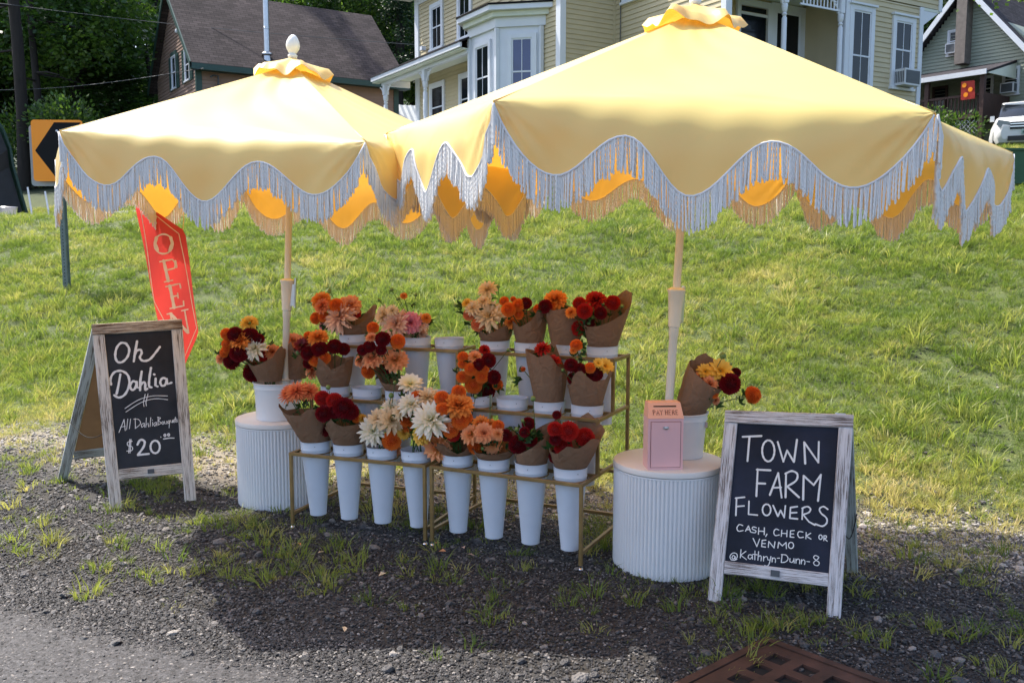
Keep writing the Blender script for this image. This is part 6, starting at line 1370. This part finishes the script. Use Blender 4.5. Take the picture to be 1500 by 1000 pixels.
# green tarp-like bank below the car is dark hedge
def leafblob(name, c, rx, ry, rz, n, size, mat, seed, label=None, cat=None, grp=None, stems=0):
    r = random.Random(seed); m = MB(); c = Vector(c)
    lobes = [Vector((r.uniform(-.6, .6) * rx, r.uniform(-.6, .6) * ry, r.uniform(-.3, .7) * rz)) for _ in range(6)]
    for k in range(n):
        lb = lobes[r.randrange(6)]; d = Vector((r.gauss(0, 1), r.gauss(0, 1), r.gauss(0, 1))).normalized(); q = r.uniform(.6, 1.05) * .62
        p = c + lb + Vector((d.x * rx * q, d.y * ry * q, d.z * rz * q)); 
        if p.z < c.z - rz * .8: continue
        a = (d + Vector((r.uniform(-.8, .8), r.uniform(-.8, .8), r.uniform(-.3, .9)))).normalized(); b_ = a.cross(Vector((r.uniform(-1, 1), r.uniform(-1, 1), r.uniform(-1, 1)))).normalized(); s = size * r.uniform(.6, 1.3); t = r.random()
        m.add([p, p + a * s * .5 + b_ * s * .28, p + a * s, p + a * s * .5 - b_ * s * .28], [(0, 1, 2, 3)], 0, [t] * 4)
    root = thing(name, (c.x, c.y, gz(c.x, c.y)), label, cat, grp) if label else None
    link('foliage', m.mesh('foliage', mat, attr='s'), root)
    if stems:
        for k in range(stems):
            s = MB(); e = c + lobes[k % 6] * .8; s.tube([(c.x + r.uniform(-.2, .2), c.y, gz(c.x, c.y) - .1), c.lerp(e, .4), e], [.05, .035, .015], 6); link('branch', s.mesh('branch', M['bark']), root)
    return root
leafblob('shrub', (15.4, 32.6, 5.15), 1.3, .8, .9, 2600, .13, M['leafbush'], 3, 'bushy yellow-green shrub in front of the green house porch', 'shrub', stems=5)
leafblob('shrub', (20.0, 32.5, 6.0), 1.7, 1.2, 1.5, 4200, .13, M['leafbush'], 4, 'tall loose shrub at the right edge beside the green house window', 'shrub', stems=6)
leafblob('shrub', (11.6, 20.0, 2.75), 1.0, .5, .3, 900, .12, M['leafbush'], 5, 'low dark weed clump at the foot of the bank on the right', 'shrub', stems=3)

gb_ = thing('green_bin', (7.5, 13.4, gz(7.5, 13.3)), 'low dark green bin standing on the grass below the white car', 'bin'); zb = gz(7.5, 13.3)
m = MB(); m.box(6.75, 8.3, 13.0, 13.8, zb + .08, zb + .54); 
link('tub', m.mesh('tub', M['bingreen']), gb_)
for k in range(7): m = MB(); m.box(6.85 + k * .22, 6.89 + k * .22, 12.985, 12.999, zb + .12, zb + .50); link('rib', m.mesh('rib', M['bingreen']), gb_)
m = MB(); m.box(6.72, 8.33, 12.97, 13.83, zb + .542, zb + .57); link('rim', m.mesh('rim', M['bingreen']), gb_)
for x in (6.95, 8.1):
    for y in (13.1, 13.7): m = MB(); m.lathe([(.02, -.03), (.07, -.03), (.07, .03), (.02, .03)], 12, M=Matrix.Translation((x, y, zb + .05)) @ Matrix.Rotation(R(90), 4, 'Y')); link('caster', m.mesh('caster', M['tyre']), gb_)
for k, (x, y, r_) in enumerate(((-15.5, 33.5, 1.6), (-18.0, 34.5, 1.8), (-20.6, 34.0, 1.5), (-13.4, 36.5, 1.3), (-23.2, 35.0, 1.9))):
    leafblob('understory_bush', (x, y, gz(x, y) + r_ * .75), r_ * 1.2, r_, r_, 4200, .16, M['leafcrown'], 40 + k, 'dark leafy bush at the foot of the left wood, %s' % ('second from the brown house', 'middle one', 'fourth from the brown house', 'nearest the brown house', 'farthest left')[k], 'bush', 'bushes at the foot of the wood', stems=3)

# --- garage tent across the drive at the left edge
tn = thing('garage_tent', (-13.6, 23.0, gz(-13, 23)), 'dark green round-topped garage tent with an open black front at the left edge', 'tent'); Wt = Matrix.Translation((-13.75, 22.0, 2.25)) @ Matrix.Rotation(R(36), 4, 'Z')
arch = [(1.62 * math.cos(t), 1.1 + 1.95 * math.sin(t)) for t in [math.pi * k / 14 for k in range(15)]]; arch = [(1.86, -.05)] + arch + [(-1.86, -.05)]
m = MB(); nA = len(arch)
for j in range(9):
    m.v += [(x * (1 + .006 * math.sin(j * 2 + i)), j * .6, z + .03 * math.sin(i * 1.7 + j)) for i, (x, z) in enumerate(arch)]; m.at += [0] * nA
m.f += [(j * nA + i, j * nA + i + 1, (j + 1) * nA + i + 1, (j + 1) * nA + i) for j in range(8) for i in range(nA - 1)]; m.mi += [0] * (8 * (nA - 1)); link('cover', m.mesh('cover', M['tent'], smooth='all'), tn, Wt)
m = MB(); a2 = [(x * .97, z * .98) for x, z in arch]; m.add([(x, .12 + .06 * math.sin(i * 2.1), z) for i, (x, z) in enumerate(a2)] + [(0, .25, .1)], [(i, i + 1, nA) for i in range(nA - 1)]); link('front_shade_sheet', m.mesh('front_shade_sheet', M['tentdark']), tn, Wt)  # near-black sheet stands in for the shaded inside of the open tent
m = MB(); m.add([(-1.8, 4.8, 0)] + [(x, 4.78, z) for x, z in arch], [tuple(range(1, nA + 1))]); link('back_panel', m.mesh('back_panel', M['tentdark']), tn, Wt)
m = MB(); m.tube([(x * 1.01, -.02, z) for x, z in arch], .03, 6); link('front_hoop', m.mesh('front_hoop', M['tent'], smooth=True), tn, Wt)
m = MB(); m.box(.3, 1.05, -.06, -.05, 1.75, 1.78); m.add([(.3, -.05, 1.75), (1.02, -.05, 1.75), (.9, -.05, 1.35), (.6, -.05, 1.05), (.32, -.05, .95)], [(0, 4, 3, 2, 1)]); pn_ = link('purple_banner', m.mesh('purple_banner', M['purple']), tn, Wt)
m = MB()
for k in range(7): m.box(.40 + k * .08, .44 + k * .08, -.056, -.052, 1.52 + .02 * (k % 2), 1.60 + .02 * (k % 2))
link('banner_pattern', m.mesh('banner_pattern', M['lilac']), tn, Wt)
bk = thing('metal_tub', (-11.55, 21.0, gz(-11.55, 21.0)), 'dented metal tub standing in front of the garage tent', 'tub'); m = MB(); m.lathe([(.01, 0), (.17, 0), (.20, .25), (.215, .26), (.20, .27), (.16, .03), (.01, .03)], 20)
link('tub_body', m.mesh('tub_body', M['steel'], smooth=True), bk, bk.matrix_basis)
for k, (x, l) in enumerate(((-11.15, .72), (-10.75, .62))):
    m = MB(); z = gz(x, 21.3); m.tube([(x, 21.3, z), (x - .10, 21.35, z + l)], .02, 6); tag(center(m.build('stake', M['white_trim'])), ('longer' if k == 0 else 'shorter') + ' white leaning stake beside the garage tent', 'stake')
for k, (a_, b_, lb) in enumerate((((-30, 30, 11.2), (-2, 36, 8.9), 'upper overhead wire crossing in front of the trees at the left'), ((-24, 34, 7.3), (-10.6, 32, 7.4), 'lower overhead wire running to the brown house'))):
    m = MB(); A_, B_ = Vector(a_), Vector(b_); m.tube([A_.lerp(B_, t / 14) - Vector((0, 0, .5 * math.sin(math.pi * t / 14))) for t in range(15)], .010, 5); tag(m.build('overhead_wire', M['acgrille'], smooth=True), lb, 'wire')

# ------------------------------------------------------------------ trees
def crown(name, rx, rz, n, size, mat, seed, nl=26, lowbias=0.0, conifer=False):
    r = random.Random(seed); m = MB(); V = []; A_ = []
    lobes = []
    for k in range(nl):
        if conifer:
            z = r.uniform(-1, 1); rad = (1 - (z + 1) / 2) * .95 + .08; a = r.uniform(0, 6.28); q = rad * math.sqrt(r.random()); lobes.append((Vector((q * rx * math.cos(a), q * rx * math.sin(a), z * rz)), rx * .28))
        else:
            d = Vector((r.gauss(0, 1), r.gauss(0, 1), r.gauss(0, 1))).normalized() * r.uniform(.35, .95); lobes.append((Vector((d.x * rx, d.y * rx, d.z * rz)), rx * r.uniform(.24, .42)))
    tl = [r.random() for _ in lobes]
    F = []
    for k in range(n):
        i = r.randrange(nl); lb, lr = lobes[i]; d = Vector((r.gauss(0, 1), r.gauss(0, 1), r.gauss(0, .75))).normalized(); p = lb + d * lr * r.uniform(.55, 1.12)
        a = (d * .5 + Vector((r.uniform(-1, 1), r.uniform(-1, 1), r.uniform(-.8, .5)))).normalized(); b_ = a.cross(Vector((r.uniform(-1, 1), r.uniform(-1, 1), r.uniform(-1, 1)))).normalized(); s = size * r.uniform(.6, 1.3); t = min(1, max(0, tl[i] * .6 + r.random() * .4))
        q = len(V); V += [p, p + a * s * .45 + b_ * s * .3, p + a * s, p + a * s * .5 - b_ * s * .3]; F.append((q, q + 1, q + 2, q + 3)); A_ += [t] * 4
    m.add(V, F, 0, A_); return m.mesh(name, mat, attr='s'), lobes
CR = [crown('crown', 1.0, 1.35, 17000, .055, M['leafcrown'], s) for s in (1, 2, 3, 4)]; CC = [crown('crown', 1.0, 2.4, 12000, .065, M['leafpine'], s, 34, conifer=True) for s in (11, 12)]
def trunkmesh(h, r0, lobes, sx, sz, zc, seed):
    r = random.Random(seed); m = MB(); P = [(r.uniform(-.12, .12) * (k > 0), r.uniform(-.12, .12) * (k > 0), h * k / 6) for k in range(7)]; m.tube(P, [r0 * (1.25 - .95 * (k / 6)) for k in range(7)], 9)
    for lb, lr in lobes[:9]:
        e = Vector((lb.x * sx, lb.y * sx, zc + lb.z * sz)); z0 = max(h * .35, min(h * .95, e.z - abs(e.x) - .5)); s0 = Vector((0, 0, z0)); m.tube([s0, s0.lerp(e, .5) + Vector((0, 0, -.15)), e], [r0 * .35, r0 * .22, r0 * .08], 6)
    return m
_tm = {}
def tree(x, y, hgt, rad, kind, var, label, grp):
    z = gz(x, y); root = thing('conifer_tree' if kind else 'broadleaf_tree', (x, y, z - .1), label, 'tree', grp); rz_ = Matrix.Rotation(random.uniform(0, 6.28), 4, 'Z')
    cme, lobes = (CC if kind else CR)[var]; ch_ = hgt * (.66 if kind else .80); sz = ch_ / (4.9 if kind else 2.9); zc = hgt - ch_ / 2
    W = root.matrix_basis @ rz_
    link('crown', cme, root, W @ Matrix.Translation((0, 0, zc)) @ Matrix.Diagonal((rad, rad, sz, 1)))
    tk = (kind, var, round(hgt / 2), round(rad * 2))
    if tk not in _tm: _tm[tk] = trunkmesh(hgt * .9, .13 + hgt * .012, lobes, rad * .85, sz * .85, zc, var + 3).mesh('trunk', M['bark'], smooth=True)
    link('trunk', _tm[tk], root, W); return root
TR = []
rt = random.Random(21)
def belt(x0, x1, n, y0, y1, hmin, hmax, where, con=.25):
    for k in range(n):
        x = x0 + (x1 - x0) * (k + .5) / n + rt.uniform(-1, 1) * (x1 - x0) / n * .4; y = rt.uniform(y0, y1); c = rt.random() < con
        TR.append((x, y, rt.uniform(hmin, hmax), (rt.uniform(2.0, 2.7) if c else rt.uniform(3.0, 4.3)), c, rt.randrange(2 if c else 4), where))
belt(-34, -16.5, 9, 36, 41, 12, 17, 'at the front of the left wood'); belt(-38, -17, 11, 44, 52, 15, 20, 'deeper in the left wood')
belt(-36, -14.5, 9, 40, 46, 6, 8.5, 'low at the edge of the left wood', .2)
belt(-16, 2, 8, 54, 59, 14, 18, 'behind the brown house', .15); belt(-18, 4, 8, 62, 67, 16, 20, 'far behind the brown house', .15)
belt(12, 32, 7, 47, 52, 15, 19, 'behind the green house'); belt(10, 40, 9, 56, 64, 17, 22, 'far behind the green house')
belt(2, 12, 4, 50, 58, 14, 18, 'behind the yellow house')
belt(-44, 48, 16, 70, 78, 16, 22, 'on the hillside beyond the houses', .3)
ordn = ['nearest', 'second', 'third', 'fourth', 'fifth', 'sixth', 'seventh', 'eighth', 'ninth', 'tenth', 'eleventh']; cnt = {}
for (x, y, h_, r_, c, v_, where) in TR:
    k = (where, c); cnt[k] = cnt.get(k, 0) + 1; nm = 'dark conifer' if c else 'broadleaf tree'
    if 'hillside' in where: lb = nm + ' ' + where; gp_ = 'hillside %s' % ('conifers' if c else 'broadleaf trees')
    else: lb = '%s from the left of the %ss %s' % ('first' if cnt[k] == 1 else ordn[min(cnt[k] - 1, 10)], nm, where); gp_ = 'trees of the wood'
    tree(x, y, h_, r_, c, v_, lb, gp_)
# tall bare-trunked pines at the left edge
for k, (px, Y_, lb) in enumerate(((31, 33, 'tall dark pine trunk nearest the left edge of the wood'), (57, 35, 'tall slimmer pine trunk just right of the leftmost one'), (236, 46, 'dark tree trunk rising beside the brown house gable'))):
    p = at(px, 200, Y_); z = gz(p.x, p.y); root = thing('pine_tree', (p.x, p.y, z - .1), lb, 'tree', 'tall pines at the left'); W = root.matrix_basis
    m = MB(); rr_ = (.20, .13, .15)[k]; P = [(.1 * math.sin(j * 1.3 + k), 0, 22 * j / 8) for j in range(9)]; m.tube(P, [rr_ * (1.1 - .07 * j) for j in range(9)], 10); r = random.Random(k)
    for j in range(14): a = r.uniform(0, 6.28); z_ = r.uniform(4, 14); m.tube([(0, 0, z_), (math.cos(a) * .8, math.sin(a) * .8, z_ - .05), (math.cos(a) * 1.7, math.sin(a) * 1.7, z_ - .25)], [.05, .035, .012], 5)
    link('trunk', m.mesh('trunk', M['bark'], smooth=True), root, W); link('crown', CC[k % 2][0], root, W @ Matrix.Translation((0, 0, 21)) @ Matrix.Diagonal((2.2, 2.2, 2.4, 1)))
# branch of a near maple reaching in at the top right corner
mt = thing('maple_tree', (17.6, 24.5, gz(17.6, 24.5)), 'maple whose sunlit leafy branch hangs in at the top right corner', 'tree')
m = MB(); bz = gz(17.6, 24.5); m.tube([(17.6, 24.5, bz - .2), (17.5, 24.5, bz + 3), (17.0, 24.5, bz + 6)], [.3, .24, .16], 10); m.tube([(17.3, 24.5, bz + 4.5), (15.6, 24.6, 8.9), (13.8, 24.6, 8.2)], [.12, .07, .02], 7); link('trunk', m.mesh('trunk', M['bark'], smooth=True), mt)
m = MB(); r = random.Random(9)
for k in range(3200):
    t = r.random(); 
    if k % 5 < 3: c_ = Vector((17.0, 24.5, 8.9)).lerp(Vector((12.9, 24.7, 8.25)), t) + Vector((r.gauss(0, .5), r.gauss(0, .5), r.gauss(0, .28)))
    else: c_ = Vector((17.4 + r.gauss(0, 1.4), 24.5 + r.gauss(0, 1.2), 10.4 + r.gauss(0, .9)))
    a = Vector((r.uniform(-1, 1), r.uniform(-1, 1), r.uniform(-1, .3))).normalized(); b_ = a.cross(Vector((r.uniform(-1, 1), r.uniform(-1, 1), r.uniform(-1, 1)))).normalized(); s = r.uniform(.09, .16); m.add([c_, c_ + a * s * .5 + b_ * s * .4, c_ + a * s, c_ + a * s * .5 - b_ * s * .4], [(0, 1, 2, 3)], 0, [r.uniform(.5, 1)] * 4)
link('crown', m.mesh('crown', M['leafbush'], attr='s'), mt)
print('BLOOMS', NBLOOM, 'GRASS', NGRASS, 'STONES', NSTONE)
